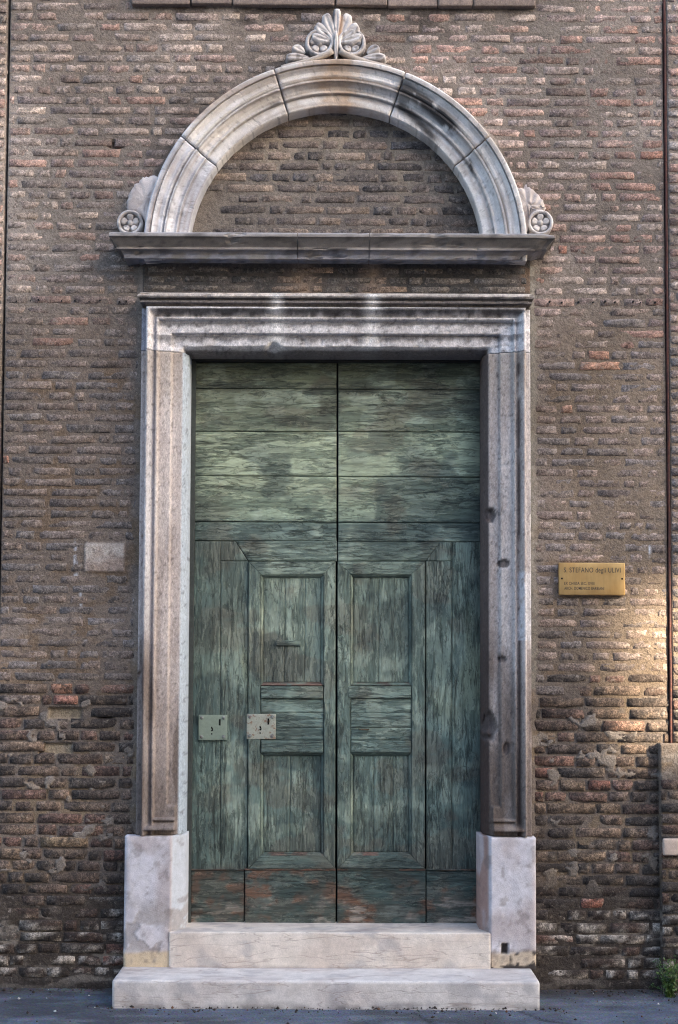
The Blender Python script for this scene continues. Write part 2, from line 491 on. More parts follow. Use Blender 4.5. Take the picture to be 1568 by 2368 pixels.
def brick_color(X, Z):
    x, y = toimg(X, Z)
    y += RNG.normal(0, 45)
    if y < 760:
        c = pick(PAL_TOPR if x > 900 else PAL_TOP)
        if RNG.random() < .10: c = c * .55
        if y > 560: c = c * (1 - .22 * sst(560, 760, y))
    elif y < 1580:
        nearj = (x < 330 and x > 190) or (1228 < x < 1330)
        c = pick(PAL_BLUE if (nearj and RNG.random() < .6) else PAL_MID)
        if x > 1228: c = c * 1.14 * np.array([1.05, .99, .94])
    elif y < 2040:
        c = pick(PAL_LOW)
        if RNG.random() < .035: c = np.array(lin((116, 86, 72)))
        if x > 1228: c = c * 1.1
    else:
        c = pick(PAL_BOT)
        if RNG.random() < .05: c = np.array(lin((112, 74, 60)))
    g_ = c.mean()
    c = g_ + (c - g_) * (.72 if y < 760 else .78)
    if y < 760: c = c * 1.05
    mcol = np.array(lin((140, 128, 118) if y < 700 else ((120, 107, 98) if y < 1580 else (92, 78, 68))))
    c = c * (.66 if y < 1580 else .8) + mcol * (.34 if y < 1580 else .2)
    return c * RNG.uniform(.9, 1.12) * wall_tone(np.array(X), np.array(Z))

def wall_tone(X, Z):
    return .80 + .40 * sst(.34, .66, fbm(X * 1.5 + 3, Z * 1.3, 501, 4))

def brick_geo(xc, zc, wd, ht, p, tilt, low, seed):
    """7 x 5 grid: outer ring sinks into the wall, the rest is the worn face"""
    ex = min(.009, wd * .10) if not low else min(.004, wd * .06)
    ez = ht * (.15 if not low else .085)
    us = np.array([-wd / 2, -wd / 2 + ex, -wd / 6, 0, wd / 6, wd / 2 - ex, wd / 2])
    vs = np.array([-ht / 2, -ht / 2 + ez, 0, ht / 2 - ez, ht / 2])
    U_, V_ = np.meshgrid(us, vs, indexing='ij')
    r = np.random.default_rng(seed)
    k = 1.0 if not low else .45
    U2 = U_ + r.normal(0, .0026 * k, U_.shape)
    V2 = V_ + r.normal(0, .0022 * k, U_.shape)
    for (ci, cj, si, sj) in ((0, 0, 1, 1), (6, 0, -1, 1), (0, 4, 1, -1), (6, 4, -1, -1)):
        if r.random() < .22:
            cu_, cv_ = r.uniform(.3, 1) * min(.014, wd * .12), r.uniform(.2, 1) * .008
            for a_, b_ in ((ci, cj), (ci + si, cj + sj)):
                U2[a_, b_] += si * cu_; V2[a_, b_] += sj * cv_
    H = np.full(U_.shape, p) + r.normal(0, .0005, U_.shape) + tilt * V_ + r.normal(0, .012) * U_
    ring = np.zeros(U_.shape, bool); ring[0] = ring[-1] = True; ring[:, 0] = ring[:, -1] = True
    H[ring] = p - (.016 if not low else .022)
    inner = np.zeros(U_.shape, bool); inner[1:-1, 1:-1] = True; inner[2:-2, 2:-2] = False
    H[inner] -= .0005 if not low else .0002
    V = np.stack([xc + U2, -H, zc + V2], -1).reshape(-1, 3)
    return V
BF = gridfaces(7, 5)
BSM = np.zeros((6, 4), bool); BSM[1:-1, 1:-1] = True; BSM = BSM.ravel()      # worn face smooth, flanks flat

def lay(intervals, z0, z1, pitch, pfun, lowfun, colfun, yplane=0.0, fill=.93, skip=None, wav=.007, lens=None):
    out = []
    z = z0 + (pitch if not callable(pitch) else pitch(z0)) / 2
    row = 0
    while z < z1:
        ph = (pitch if not callable(pitch) else pitch(z)) * RNG.uniform(.95, 1.05)
        zc = z
        for (a, b) in intervals(zc):
            x = a + (0 if RNG.random() < .5 else -RNG.uniform(0, .12))
            while x < b - .02:
                q = RNG.random()
                L = RNG.uniform(.21, .27) if q < .45 else (RNG.uniform(.10, .14) if q < .82 else RNG.uniform(.05, .095))
                if lens: L *= lens
                g = RNG.uniform(.006, .014)
                xa, xb = max(x, a), min(x + L, b)
                if b - xb < .035: xb = b
                if xb - xa > .022:
                    xm = (xa + xb) / 2
                    low = lowfun(xm, zc)
                    zz = zc + wav * 2 * (float(fbm(np.array(xm * 1.3), np.array(zc * .8), 77)) - .5) + RNG.normal(0, .0012)
                    if not (skip and skip(xm, zz)):
                        ht = ph * (fill * RNG.uniform(.90, 1.06) if not low else .93 * RNG.uniform(.93, 1.03))
                        out.append(dict(x=xm, z=zz, w=xb - xa, h=ht, p=yplane + pfun(xm, zz) + RNG.normal(0, .0008 if not low else .0020),
                                        t=RNG.normal(0, .02), low=low, c=colfun(xm, zz), s=int(RNG.integers(1 << 30))))
                x = x + L + g
                if xb >= b: break
        z += ph
        row += 1
    return out

def visible_area(b, p=0):
    x, y = toimg(b['x'], b['z'], p)
    s = F / D
    x0, x1 = max(0, x - b['w'] / 2 * s), min(CW, x + b['w'] / 2 * s)
    y0, y1 = max(0, y - b['h'] / 2 * s), min(CH, y + b['h'] / 2 * s)
    return max(0, x1 - x0) * max(0, y1 - y0)

def build_bricks(bricks, parent, limit, hidden_ok=None):
    bricks = sorted(bricks, key=visible_area, reverse=True)
    SV, SF, SCc, n = {0: [], 1: []}, {0: [], 1: []}, {0: [], 1: []}, {0: 0, 1: 0}
    cnt = 0
    for b in bricks:
        V = brick_geo(b['x'], b['z'], b['w'], b['h'], b['p'], b['t'], b['low'], b['s'])
        r = np.random.default_rng(b['s'] + 1)
        C = b['c'][None, :] * np.clip(r.normal(1, .20, (35, 1)), .5, 1.6) * np.array([1, 1, 1])
        mt = M_BRICK_LOW if b['low'] else M_BRICK
        yi = toimg(b['x'], b['z'])[1]
        if yi > 2060:          # salt bloom and soot near the ground
            k = sst(.50, .64, fbm(V[:, 0] * 16, V[:, 2] * 30, 96, 4)) * sst(2060, 2140, yi) * .75
            C = mixc(C * .82, lin((156, 147, 137)), k)
        elif b['low']:
            k = sst(.52, .66, fbm(V[:, 0] * 13, V[:, 2] * 22, 97, 4)) * .7
            C = mixc(C, lin((50, 45, 42)), k)
            k = sst(.60, .70, fbm(V[:, 0] * 17, V[:, 2] * 26, 98, 4)) * .55
            C = mixc(C, lin((126, 108, 92)), k)
        if cnt < limit and visible_area(b) > 60:
            o = mesh('brick', V - np.array([b['x'], 0, b['z']]), BF, mt, parent, np.clip(C, .01, .9), BSM)
            o.location = (b['x'], 0, b['z'])
            cnt += 1
        else:
            k = int(b['low'])
            SV[k].append(V); SF[k].append(BF + n[k]); SCc[k].append(np.clip(C, .01, .9)); n[k] += 35
    for k in (0, 1):
        if SV[k]:
            o = mesh('brickwork', np.concatenate(SV[k]), np.concatenate(SF[k]), (M_BRICK, M_BRICK_LOW)[k], parent, np.concatenate(SCc[k]), BSM)
            o['kind'] = 'stuff'

# ------------------------------------------------------------------ main wall
ZLOW, ZBOT = PZ(300, 1590), PZ(300, 2050)
def lowf(x, z):
    return z < ZLOW + .10 * (float(fbm(np.array(x * 2.2), np.array(.3), 41)) - .5)
ZLEDGE = PZ(770, 11, .035)
XLG0, XLG1 = PX(303, 5, .03), PX(1240, 5, .03)
XPL0, XPL1 = PX(285, 2100, .1), PX(1241, 2100, .1)
ZFR = PZ(770, 607, .08)
ZPLT = PZ(340, 1931, .1)
def wall_iv(z):
    iv = [(XE0, XE1)]
    def cut(a, b):
        nonlocal iv
        o = []
        for (p, q) in iv:
            if b <= p or a >= q: o.append((p, q)); continue
            if a - p > .02: o.append((p, a))
            if q - b > .02: o.append((b, q))
        iv = o
    if z < ZPLT + .01: cut(XPL0 - .004, XPL1 + .004)
    elif z < ZFR: cut(XL - .012, XR + .02)
    elif z < ZCORN + .03: cut(XL - .06, XR + .06)
    if ZCORN - .05 < z < ZC + RO:
        hw = math.sqrt(max(0, (RO - .01) ** 2 - max(0, z - ZC) ** 2))
        cut(XC - hw, XC + hw)
    if z > ZLEDGE - .01: cut(XLG0, XLG1)
    return iv
PATCH = (P(197, 1256), P(288, 1322))
MISS = [P(150, 1650), P(127, 1732)]                      # two lost bricks, ochre bedding shows
HOLES = [P(268, 335), P(245, 1664)]
def skipf(x, z):
    if PATCH[0][0] - .03 < x < PATCH[1][0] + .03 and PATCH[1][1] - .01 < z < PATCH[0][1] + .01: return True
    for (mx, mz) in MISS:
        if abs(x - mx) < .09 and abs(z - mz) < .030: return True
    return False
def wall_p(x, z):
    return .004 + .006 * (float(fbm(np.array(x * 1.1), np.array(z * 1.1), 9)) - .5)
wall = tag(empty('brick_wall'), 'weathered brown brick church wall around the green door', 'wall')
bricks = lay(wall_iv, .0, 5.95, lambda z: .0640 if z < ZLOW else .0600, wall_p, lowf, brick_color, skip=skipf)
# single bricks that catch the eye
SPECIAL = [((1412, 1687), (132, 98, 82)), ((1262, 1762), (118, 86, 74)), ((1266, 1789), (128, 86, 72)), ((1402, 2088), (158, 104, 86)), ((1250, 1836), (122, 80, 66)),
           ((150, 1592), (160, 108, 80)), ((188, 1620), (156, 100, 84)), ((245, 2232), (120, 70, 58)), ((1395, 812), (168, 120, 94)), ((1383, 840), (166, 122, 96)), ((1340, 945), (158, 116, 92)),
           ((1390, 1815), (118, 76, 62)), ((35, 1070), (138, 92, 74)), ((505, 535), (134, 76, 62)), ((1500, 365), (156, 106, 86)), ((1320, 590), (150, 96, 74)), ((120, 1958), (110, 92, 66)), ((275, 1965), (104, 82, 62))]
for (px, py), cc in SPECIAL:
    X0, Z0 = P(px, py)
    b = min(bricks, key=lambda q: (q['x'] - X0) ** 2 + 3 * (q['z'] - Z0) ** 2)
    b['c'] = b['c'] * .42 + np.array(lin(cc)) * .58; b['p'] += .002
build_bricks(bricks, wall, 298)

def wall_tint(X, Z, base):
    """soot, damp and dirt on the mortar"""
    x, y = toimg(X, Z)
    return base

def mortar_h(X, Z):
    x, y = toimg(X, Z)
    n1 = fbm(X * 9, Z * 16, 21, 4) - .5
    n2 = fbm(X * 34, Z * 52, 22, 3) - .5
    big = fbm(X * 1.6, Z * 2.2, 23, 3) - .5
    low = sst(1545, 1640, y + 120 * big) * (1 - .75 * sst(2010, 2090, y + 100 * big))
    pl = .004 + .006 * (fbm(X * 1.1, Z * 1.1, 9) - .5)
    h = pl - .0022 + .0005 * sst(560, 800, y) + .0050 * n1 + .0034 * n2 + .0038 * big
    hl = pl - .0060 + .008 * n1 + .005 * n2 + .010 * np.maximum(big, 0)
    blob = sst(.68, .71, fbm(X * 9, Z * 11, 57, 4))
    hl = hl + .010 * blob
    h = h * (1 - low) + hl * low
    # rough fillet of mortar against the arch and the right jamb
    rr = np.hypot(X - XC, Z - ZC)
    n3 = fbm(X * 14, Z * 14, 31, 3)
    h = h + (Z > ZCORN - .05) * .030 * np.exp(-((rr - RO) / (.012 + .03 * n3)) ** 2) * (n3 > .38)
    h = h + (Z < ZFR + .1) * (Z > ZPLT) * .020 * np.exp(-((X - XR) / (.012 + .03 * n3)) ** 2)
    h = h + (Z < ZFR) * (Z > ZPLT) * .018 * np.exp(-((X - XL) / (.010 + .03 * n3)) ** 2)
    for (mx, mz) in MISS:
        k = sst(.095, .085, np.abs(X - mx)) * sst(.034, .027, np.abs(Z - mz))
        h = h * (1 - k) + (-.018 + .01 * n1) * k
    for (mx, mz) in HOLES:
        k = np.exp(-(((X - mx) / .035) ** 2 + ((Z - mz) / .022) ** 2))
        h = h - .05 * k
    (ax, az), (bx, bz) = PATCH
    k = sst(ax - .008, ax + .004, X) * sst(bx + .008, bx - .004, X) * sst(bz - .008, bz + .004, Z) * sst(az + .008, az - .004, Z)
    h = h * (1 - k) + (.010 + .004 * n1) * k
    h = h + .02 * sst(.10, .0, Z) * (n3 + .2)
    return h
def mortar_c(X, Z, H):
    x, y = toimg(X, Z)
    n = fbm(X * 2.1, Z * 2.6, 51, 4); n2 = fbm(X * 7, Z * 9, 52, 4)
    c = mixc(lin((142, 131, 121)), lin((130, 118, 108)), sst(.35, .65, n))
    c = mixc(c, lin((122, 109, 99)), sst(600, 800, y) * .8)
    c = mixc(c, lin((118, 98, 78)), sst(.5, .7, n2) * sst(700, 900, y) * .7)
    right = sst(1230, 1330, x)
    c = mixc(c, lin((128, 112, 96)), right * sst(600, 900, y) * (1 - sst(1550, 1640, y)) * .8)
    c = mixc(c, lin((112, 101, 92)), sst(1560, 1640, y))
    c = mixc(c, lin((118, 100, 78)), sst(1560, 1640, y) * sst(.52, .68, n2) * .6)
    c = mixc(c, lin((146, 138, 130)), sst(1560, 1640, y) * sst(.67, .71, fbm(X * 9, Z * 11, 57, 4)) * .4)
    c = mixc(c, lin((62, 56, 52)), sst(1990, 2080, y + 60 * (n - .5)) * .85)
    c = mixc(c, lin((142, 132, 122)), sst(2050, 2150, y) * sst(.54, .66, fbm(X * 6, Z * 22, 58, 5)) * .75)
    c = mixc(c, lin((44, 40, 38)), sst(2240, 2290, y) * .7)
    # soot under the ledge and round the arch head
    c = mixc(c, lin((66, 58, 54)), sst(150, 30, y) * sst(330, 420, x) * sst(1240, 1150, x) * sst(.40, .62, n2) * .8)
    rr = np.hypot(X - XC, Z - ZC)
    c = mixc(c, lin((70, 62, 56)), sst(.22, .0, rr - RO) * (Z > ZC) * sst(.42, .6, fbm(X * 4, Z * 4, 59)) * .7)
    c = mixc(c, lin((120, 118, 110)), np.exp(-((X - XR) / .05) ** 2) * (Z < ZFR) * (Z > ZLOW) * .7)
    for (mx, mz) in MISS:
        k = sst(.095, .085, np.abs(X - mx)) * sst(.034, .027, np.abs(Z - mz))
        c = mixc(c, lin((148, 133, 112)), k * .9)
    (ax, az), (bx, bz) = PATCH
    k = sst(ax - .004, ax + .006, X) * sst(bx + .004, bx - .006, X) * sst(bz - .004, bz + .006, Z) * sst(az + .004, az - .006, Z)
    c = mixc(c, mixc(lin((190, 180, 170)) + 0 * X[..., None], lin((160, 142, 130)), sst(.35, .7, n2)), k)
    # thin runs of white paint
    for (px, y0, y1) in ((172, 1245, 1335), (185, 1345, 1440), (176, 1300, 1340), (1500, 1250, 1290), (1504, 1310, 1320)):
        sx = PX(px, (y0 + y1) / 2)
        k = np.exp(-((X - sx + .02 * (fbm(X * 0 + 1.3, Z * 6, 71) - .5)) / .006) ** 2) * sst(y0 - 6, y0 + 6, y) * sst(y1 + 6, y1 - 6, y)
        c = mixc(c, lin((196, 200, 208)), k * sst(.40, .55, fbm(X * 4, Z * 24, 73)) * .9)
    return c * wall_tone(X, Z)[..., None]
WX0, WX1 = XE0, XE1
def hole(X, Z):
    rr = np.hypot(X - XC, Z - ZC)
    arch = (rr < (RO + RI) / 2) & (Z > ZCORN - .04)
    door = (X > XL + .12) & (X < XR - .12) & (Z < ZFR + .02)
    mid = (X > XL + .12) & (X < XR - .12) & (Z <= ZCORN - .03) & (Z > ZFR)
    return ~(arch | door | mid)
heightfield('mortar', lins(WX0, WX1, .0075), lins(-.05, 6.1, .0075), mortar_h, M_MORTAR, wall, mortar_c, back=.3, keep=hole, smooth=True)

# row of injection holes drilled along one joint
hv, hf_, hn = [], [], 0
for side in ((14, 318, 9), (1262, 1536, 9)):
    for i in range(side[2]):
        px = side[0] + (side[1] - side[0]) * (i + RNG.uniform(.2, .8)) / side[2]
        X0, Z0 = P(px, 696 + (2 if px > 800 else 0) + RNG.normal(0, 1.2), .016)
        r = RNG.uniform(.003, .006)
        for k in range(8):
            a = k * math.pi / 4
            hv.append((X0 + r * math.cos(a), -.016, Z0 + r * math.sin(a)))
        for k in range(8):
            a = k * math.pi / 4
            hv.append((X0 + r * math.cos(a), .02, Z0 + r * math.sin(a)))
        hf_.append([hn + k for k in range(8)])
        for k in range(8): hf_.append([hn + k, hn + 8 + k, hn + 8 + (k + 1) % 8, hn + (k + 1) % 8])
        hn += 16
o = mesh('injection_plugs', hv, hf_, M_DARK, wall, lin((30, 30, 32))); o['kind'] = 'stuff'

# ------------------------------------------------------------------ walls to either side
def side_wall(name, label, x0, x1, p, z1, zlo, seed, extra=None):
    root = tag(empty(name), label, 'wall')
    bs_ = lay(lambda z: [(x0, x1)], .0, z1, .061, lambda x, z: .004, lowf, brick_color, yplane=p)
    build_bricks(bs_, root, 200)
    def mh(X, Z): return p - .0010 + .006 * (fbm(X * 9, Z * 16, seed) - .5) + .008 * (fbm(X * 34, Z * 50, seed + 1) - .5)
    heightfield('mortar', merge_breaks([x0, x0 + .2, x1 - .2, x1], .012), lins(-.05, z1 + .1, .012), mh, M_MORTAR, root, mortar_c, back=.3, smooth=True)
    return root
XG1 = PX(1550, 1100)
side_wall('brick_pilaster', 'brick pilaster beyond the rusty rod at the right edge', XG1, XG1 + 1.7, .012, 6.0, 0, 101)
side_wall('neighbouring_wall', 'sliver of brick wall past the dark joint at the left edge', XE0 - 1.8, XE0 - .016, .006, 6.0, 0, 131)
# pedestal of the pilaster, lower right
ZPED = PZ(1545, 1762, .05)
XPD = PX(1529, 2000, .05)
ped = side_wall('brick_pedestal', 'sooty brick pedestal with a white stone at the lower right edge', XPD, XPD + 1.8, .052, ZPED, 0, 151)
zw0, zw1 = PZ(1550, 1978, .07), PZ(1550, 1940, .07)
rblock('stone_block', PX(1534, 1960, .07), PX(1534, 1960, .07) + .3, -.078, .0, zw0, zw1, M_STONE, ped, r=.008, amp=.004, col=lin((190, 170, 155)), seed=4)
rod_x = (XE1 + XG1) / 2
def tube(name, pts, r, mat, parent=None, col=(.2, .2, .2), n=8):
    V, Fc = [], []
    pts = [Vector(p) for p in pts]
    for i, p in enumerate(pts):
        t = (pts[min(i + 1, len(pts) - 1)] - pts[max(i - 1, 0)]).normalized()
        a = t.orthogonal().normalized(); b = t.cross(a)
        rr = r[i] if isinstance(r, (list, tuple)) else r
        for k in range(n):
            an = 2 * math.pi * k / n
            V.append(p + a * rr * math.cos(an) + b * rr * math.sin(an))
    for i in range(len(pts) - 1):
        for k in range(n):
            Fc.append((i * n + k, i * n + (k + 1) % n, (i + 1) * n + (k + 1) % n, (i + 1) * n + k))
    Fc.append(tuple(range(n))[::-1]); Fc.append(tuple(range((len(pts) - 1) * n, len(pts) * n)))
    return mesh(name, [tuple(v) for v in V], Fc, mat, parent, col, True)
rp = [(rod_x + .004 * (float(vnoise(np.array(i * .7), np.array(.2), 5)) - .5), -.008, ZPED - .02 + i * .11) for i in range(40)]
o = tube('iron_rod', rp, .0075, M_RUST, None, lin((74, 48, 44)))
tag(o, 'thin rusty iron rod running down the joint at the right', 'rod')
# backing of the two joints
for xa, xb in ((XE0 - .03, XE0 + .01), (XE1 - .01, XG1 + .02)):
    o = rblock('joint_backing', xa, xb, .045, .2, -.05, 6.0, M_DARK, wall, r=.003, st=.5, amp=0, col=lin((36, 32, 32)))

# ------------------------------------------------------------------ lunette wall
LUP = -.06
def lun_iv(z):
    hw2 = (RI + .03) ** 2 - (z - ZC) ** 2
    if hw2 <= .003: return []
    hw = math.sqrt(hw2)
    return [(XC - hw, XC + hw)]
def lun_col(X, Z):
    x, y = toimg(X, Z)
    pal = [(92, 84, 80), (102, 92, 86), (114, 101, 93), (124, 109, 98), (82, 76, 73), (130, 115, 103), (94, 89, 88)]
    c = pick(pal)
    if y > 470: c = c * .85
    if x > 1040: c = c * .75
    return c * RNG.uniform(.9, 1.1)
lun = tag(empty('lunette_wall'), 'dark sooty brick infill of the half round lunette under the arch', 'wall')
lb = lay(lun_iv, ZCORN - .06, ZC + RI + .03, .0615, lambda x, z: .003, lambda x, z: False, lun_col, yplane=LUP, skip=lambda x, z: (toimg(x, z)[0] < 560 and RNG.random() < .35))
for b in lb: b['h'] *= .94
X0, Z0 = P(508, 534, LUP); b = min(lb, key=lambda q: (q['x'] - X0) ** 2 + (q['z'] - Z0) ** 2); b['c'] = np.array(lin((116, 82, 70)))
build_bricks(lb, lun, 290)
def lun_h(X, Z):
    n1 = fbm(X * 9, Z * 16, 61, 4) - .5; n2 = fbm(X * 34, Z * 52, 62, 3) - .5; big = fbm(X * 1.8, Z * 2.2, 63, 3) - .5
    return LUP - .0012 + .0055 * n1 + .0034 * n2 + .005 * big
def lun_c(X, Z, H):
    x, y = toimg(X, Z, LUP)
    n = fbm(X * 3, Z * 3.5, 65, 4); n2 = fbm(X * 8, Z * 10, 66, 4)
    c = mixc(lin((144, 131, 116)), lin((128, 117, 107)), sst(.35, .65, n))
    c = mixc(c, lin((92, 87, 85)), sst(.45, .62, fbm(X * 2.6, Z * 2.6, 67)) * .6)
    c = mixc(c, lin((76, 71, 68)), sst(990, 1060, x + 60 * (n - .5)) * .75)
    c = mixc(c, lin((136, 124, 110)), np.exp(-((x - 925 - 20 * (n2 - .5)) / 24) ** 2) * sst(280, 340, y) * sst(500, 420, y) * .7)
    c = mixc(c, lin((120, 98, 72)), sst(330, 270, y) * sst(.4, .6, n2) * .7)
    return c
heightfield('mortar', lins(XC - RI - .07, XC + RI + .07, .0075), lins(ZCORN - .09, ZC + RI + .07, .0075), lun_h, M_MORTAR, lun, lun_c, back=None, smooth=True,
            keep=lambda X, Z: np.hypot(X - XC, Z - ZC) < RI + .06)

# ------------------------------------------------------------------ arch
arch = tag(empty('lunette_arch', (XC, 0, ZC)), 'half round white stone arch of five moulded blocks over the cornice', 'arch')
AP = [(RI, -.10), (RI, .030), (RI + .004, .040), (RI + .008, .044), (RI + .066, .048), (RI + .068, .058), (RI + .074, .066), (RI + .088, .060), (RI + .104, .064), (RI + .122, .082), (RI + .126, .094), (RI + .127, .102),
      (RI + .137, .104), (RI + .139, .088), (RI + .143, .088), (RI + .150, .098), (RI + .158, .103), (RI + .170, .102), (RI + .182, .104), (RI + .196, .114), (RI + .206, .124), (RI + .208, .112), (RI + .213, .112), (RI + .215, .130), (RI + .236, .132), (RI + .242, .126), (RO, .11), (RO, -.04)]
AP = [(RI + (a - RI) * (RO - RI) / .244 if a < RO else RO, b) for a, b in AP]
apts = []
for (a, b) in zip(AP[:-1], AP[1:]):
    L = math.hypot(b[0] - a[0], b[1] - a[1]); k = max(1, int(L / .012))
    for i in range(k): apts.append((a[0] + (b[0] - a[0]) * i / k, a[1] + (b[1] - a[1]) * i / k))
apts.append(AP[-1])
AR, AH = np.array([a for a, b in apts]), np.array([b for a, b in apts])
def arch_col(X, Z, r, seed):
    x, y = toimg(X, Z, .08)
    n = fbm(X * 5, Z * 5, 81, 4); n2 = fbm(X * 16, Z * 16, 82, 4)
    th = np.degrees(np.arctan2(Z - ZC, X - XC))
    c = mixc(lin((220, 214, 208)), lin((202, 194, 186)), sst(.35, .7, n))
    c = mixc(c, lin((212, 208, 208)), sst(.5, .7, n2) * .5)
    # blue grey left block with slanting bands
    k = sst(141, 146, th)
    band = fbm((X * .8 + Z * .6) * 16, (Z - X) * 3, 84, 3)
    c = mixc(c, mixc(lin((190, 190, 195)), lin((162, 162, 169)), sst(.45, .58, band)), k * .8)
    # iron stain on the crown
    s = np.exp(-((th - 90) / 5.5) ** 2) + .5 * np.exp(-((th - 87) / 1.6) ** 2) + .6 * sst(.45, .62, fbm(X * 0 + th * .18, r * 60, 85)) * np.exp(-((th - 90) / 17) ** 2)
    c = mixc(c, lin((176, 138, 96)), np.clip(s, 0, 1) * .8 * (.55 + .6 * n2))
    c = mixc(c, lin((168, 128, 88)), sst(.93, .99, (r - RI) / (RO - RI)) * sst(118, 125, th) * sst(141, 136, th) * .7)
    for q0, ww, ff in ((.141, .0025, .75), (.2105, .0025, .75), (.0665, .004, .5), (.125, .003, .6)):      # quirks drawn dark: packed dirt, plus painted shade so the grooves show
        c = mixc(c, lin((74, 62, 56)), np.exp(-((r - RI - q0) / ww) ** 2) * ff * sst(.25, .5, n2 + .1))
    # concentric brown rain lines
    rr = fbm(r * 130, th * .05, 86, 3)
    c = mixc(c, lin((150, 132, 120)), sst(.52, .70, rr) * .45)
    # black crust on the right block
    q = (r - RI) / (RO - RI)
    m1 = 1.5 * np.exp(-((q - .60 - .008 * (th - 58)) / .15) ** 2) * sst(71, 67.5, th) * sst(41, 49, th)
    m2 = 1.3 * np.exp(-((q - .20 - .014 * (th - 58)) / .13) ** 2) * sst(70, 66, th) * sst(44, 52, th) * .85
    m3 = np.exp(-((q - .25 - .02 * (th - 30)) / .05) ** 2) * sst(35.5, 34.5, th) * sst(27, 32, th)
    m4 = np.exp(-((q - .32) / .05) ** 2) * sst(110, 111, th) * sst(118, 112, th) * .8
    st = np.clip(m1 + m2 + m3 + m4, 0, 1) * sst(.22, .42, fbm(X * 22, Z * 22, 88, 4))
    c = mixc(c, lin((42, 38, 38)), np.clip(st, 0, 1) * .92)
    c = mixc(c, lin((92, 85, 80)), sst(.68, .76, fbm(X * 70, Z * 70, 89, 4)) * .45)
    return c
cuts = [-4, 36.3, 68.6, 109.0, 144.2, 184]
for i in range(5):
    t0, t1 = math.radians(cuts[i] + (.22 if i else 0)), math.radians(cuts[i + 1] - (.22 if i < 4 else 0))
    th = lins(t0, t1, .009)
    T, R_ = np.meshgrid(th, AR, indexing='ij')
    H = np.broadcast_to(AH, T.shape).copy()
    nz = fbm(R_ * np.cos(T) * 30, R_ * np.sin(T) * 30, 90, 4) - .5
    chip = sst(.66, .74, fbm(R_ * np.cos(T) * 22, R_ * np.sin(T) * 22, 91 + i, 4))
    H[:, 1:-1] = H[:, 1:-1] + (.002 * nz - .003 * chip)[:, 1:-1]
    edge = np.minimum(T - t0, t1 - T) * RO
    H[:, 1:-1] -= (.006 * np.exp(-(edge / .006) ** 2))[:, 1:-1]
    if i == 4:
        H[:, 1:-1] -= (.004 * sst(.50, .62, fbm(T * 12, R_ * 14, 95)) * sst(math.radians(158), math.radians(168), T))[:, 1:-1]
    X, Z = XC + R_ * np.cos(T), ZC + R_ * np.sin(T)
    V = np.stack([X, -H, Z], -1).reshape(-1, 3)
    nx, nz_ = T.shape
    Fc = gridfaces(nx, nz_)
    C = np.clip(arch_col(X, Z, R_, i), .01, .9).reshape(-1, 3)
    faces = [tuple(f) for f in Fc] + [tuple(range(nz_)), tuple(range((nx - 1) * nz_, nx * nz_))[::-1]]
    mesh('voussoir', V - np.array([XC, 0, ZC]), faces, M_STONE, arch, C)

# ------------------------------------------------------------------ carved ornaments
def leafgeo(bx, bz, ang, L, W, p0, h, bend=0.0, tip=.6, grooves=1, n=13, mlen=15, base_w=.25):
    """a carved leaf / lobe: relief patch lying against the wall"""
    u = np.linspace(0, 1, mlen); v = np.linspace(-1, 1, n)
    U_, V_ = np.meshgrid(u, v, indexing='ij')
    wid = W * (base_w + (1 - base_w) * np.sin(np.clip(U_ / tip, 0, 1) * math.pi / 2)) * np.sqrt(np.clip(1 - np.clip((U_ - tip) / (1 - tip), 0, 1) ** 2, 0, 1))
    lx = L * U_; lz = wid * V_ + bend * L * U_ ** 2
    hh = h * (.35 + .65 * np.sin(np.clip(U_ / .8, 0, 1) * math.pi / 2)) * np.sqrt(np.clip(1 - (V_ * .98) ** 2, 0, 1))
    hh -= grooves * h * .42 * np.exp(-((V_) / .22) ** 2) * np.clip(U_ * 2, 0, 1) * np.clip((1 - U_) * 3, 0, 1)
    hh *= np.sqrt(np.clip(1 - np.clip((U_ - .86) / .14, 0, 1) ** 2, 0, 1)) * .98 + .02
    ca, sa = math.cos(ang), math.sin(ang)
    X = bx + lx * ca - lz * sa; Z = bz + lx * sa + lz * ca
    V3 = np.stack([X, -(p0 + hh), Z], -1)
    V3[:, 0, 1] = V3[:, -1, 1] = .01; V3[-1, :, 1] = .01
    return V3.reshape(-1, 3), gridfaces(mlen, n)
def ringgeo(cx, cz, R, r, p0, h, n=36, k=8):
    V, Fc = [], []
    for i in range(n):
        a = 2 * math.pi * i / n
        for j in range(k):
            b = math.pi * j / (k - 1)
            rad = R + r * math.cos(b)
            V.append((cx + rad * math.cos(a), -(p0 + h * math.sin(b)) if 0 < j < k - 1 else .01, cz + rad * math.sin(a)))
    for i in range(n):
        for j in range(k - 1):
            Fc.append((i * k + j, ((i + 1) % n) * k + j, ((i + 1) % n) * k + j + 1, i * k + j + 1))
    return np.array(V), np.array(Fc)
def discgeo(cx, cz, R, p, n=28):
    V = [(cx, -p, cz)] + [(cx + R * math.cos(2 * math.pi * i / n), -p, cz + R * math.sin(2 * math.pi * i / n)) for i in range(n)]
    Fc = [(0, 1 + i, 1 + (i + 1) % n, 1 + (i + 1) % n) for i in range(n)]
    return np.array(V), [f[:3] for f in Fc]
def domegeo(cx, cz, R, p0, h, n=16, k=6):
    V, Fc = [], []
    for j in range(k):
        b = math.pi / 2 * j / (k - 1)
        for i in range(n):
            a = 2 * math.pi * i / n
            V.append((cx + R * math.cos(b) * math.cos(a) * 1.0, -(p0 + h * math.sin(b)), cz + R * math.cos(b) * math.sin(a)))
    for j in range(k - 1):
        for i in range(n):
            Fc.append((j * n + i, j * n + (i + 1) % n, (j + 1) * n + (i + 1) % n, (j + 1) * n + i))
    return np.array(V), np.array(Fc)
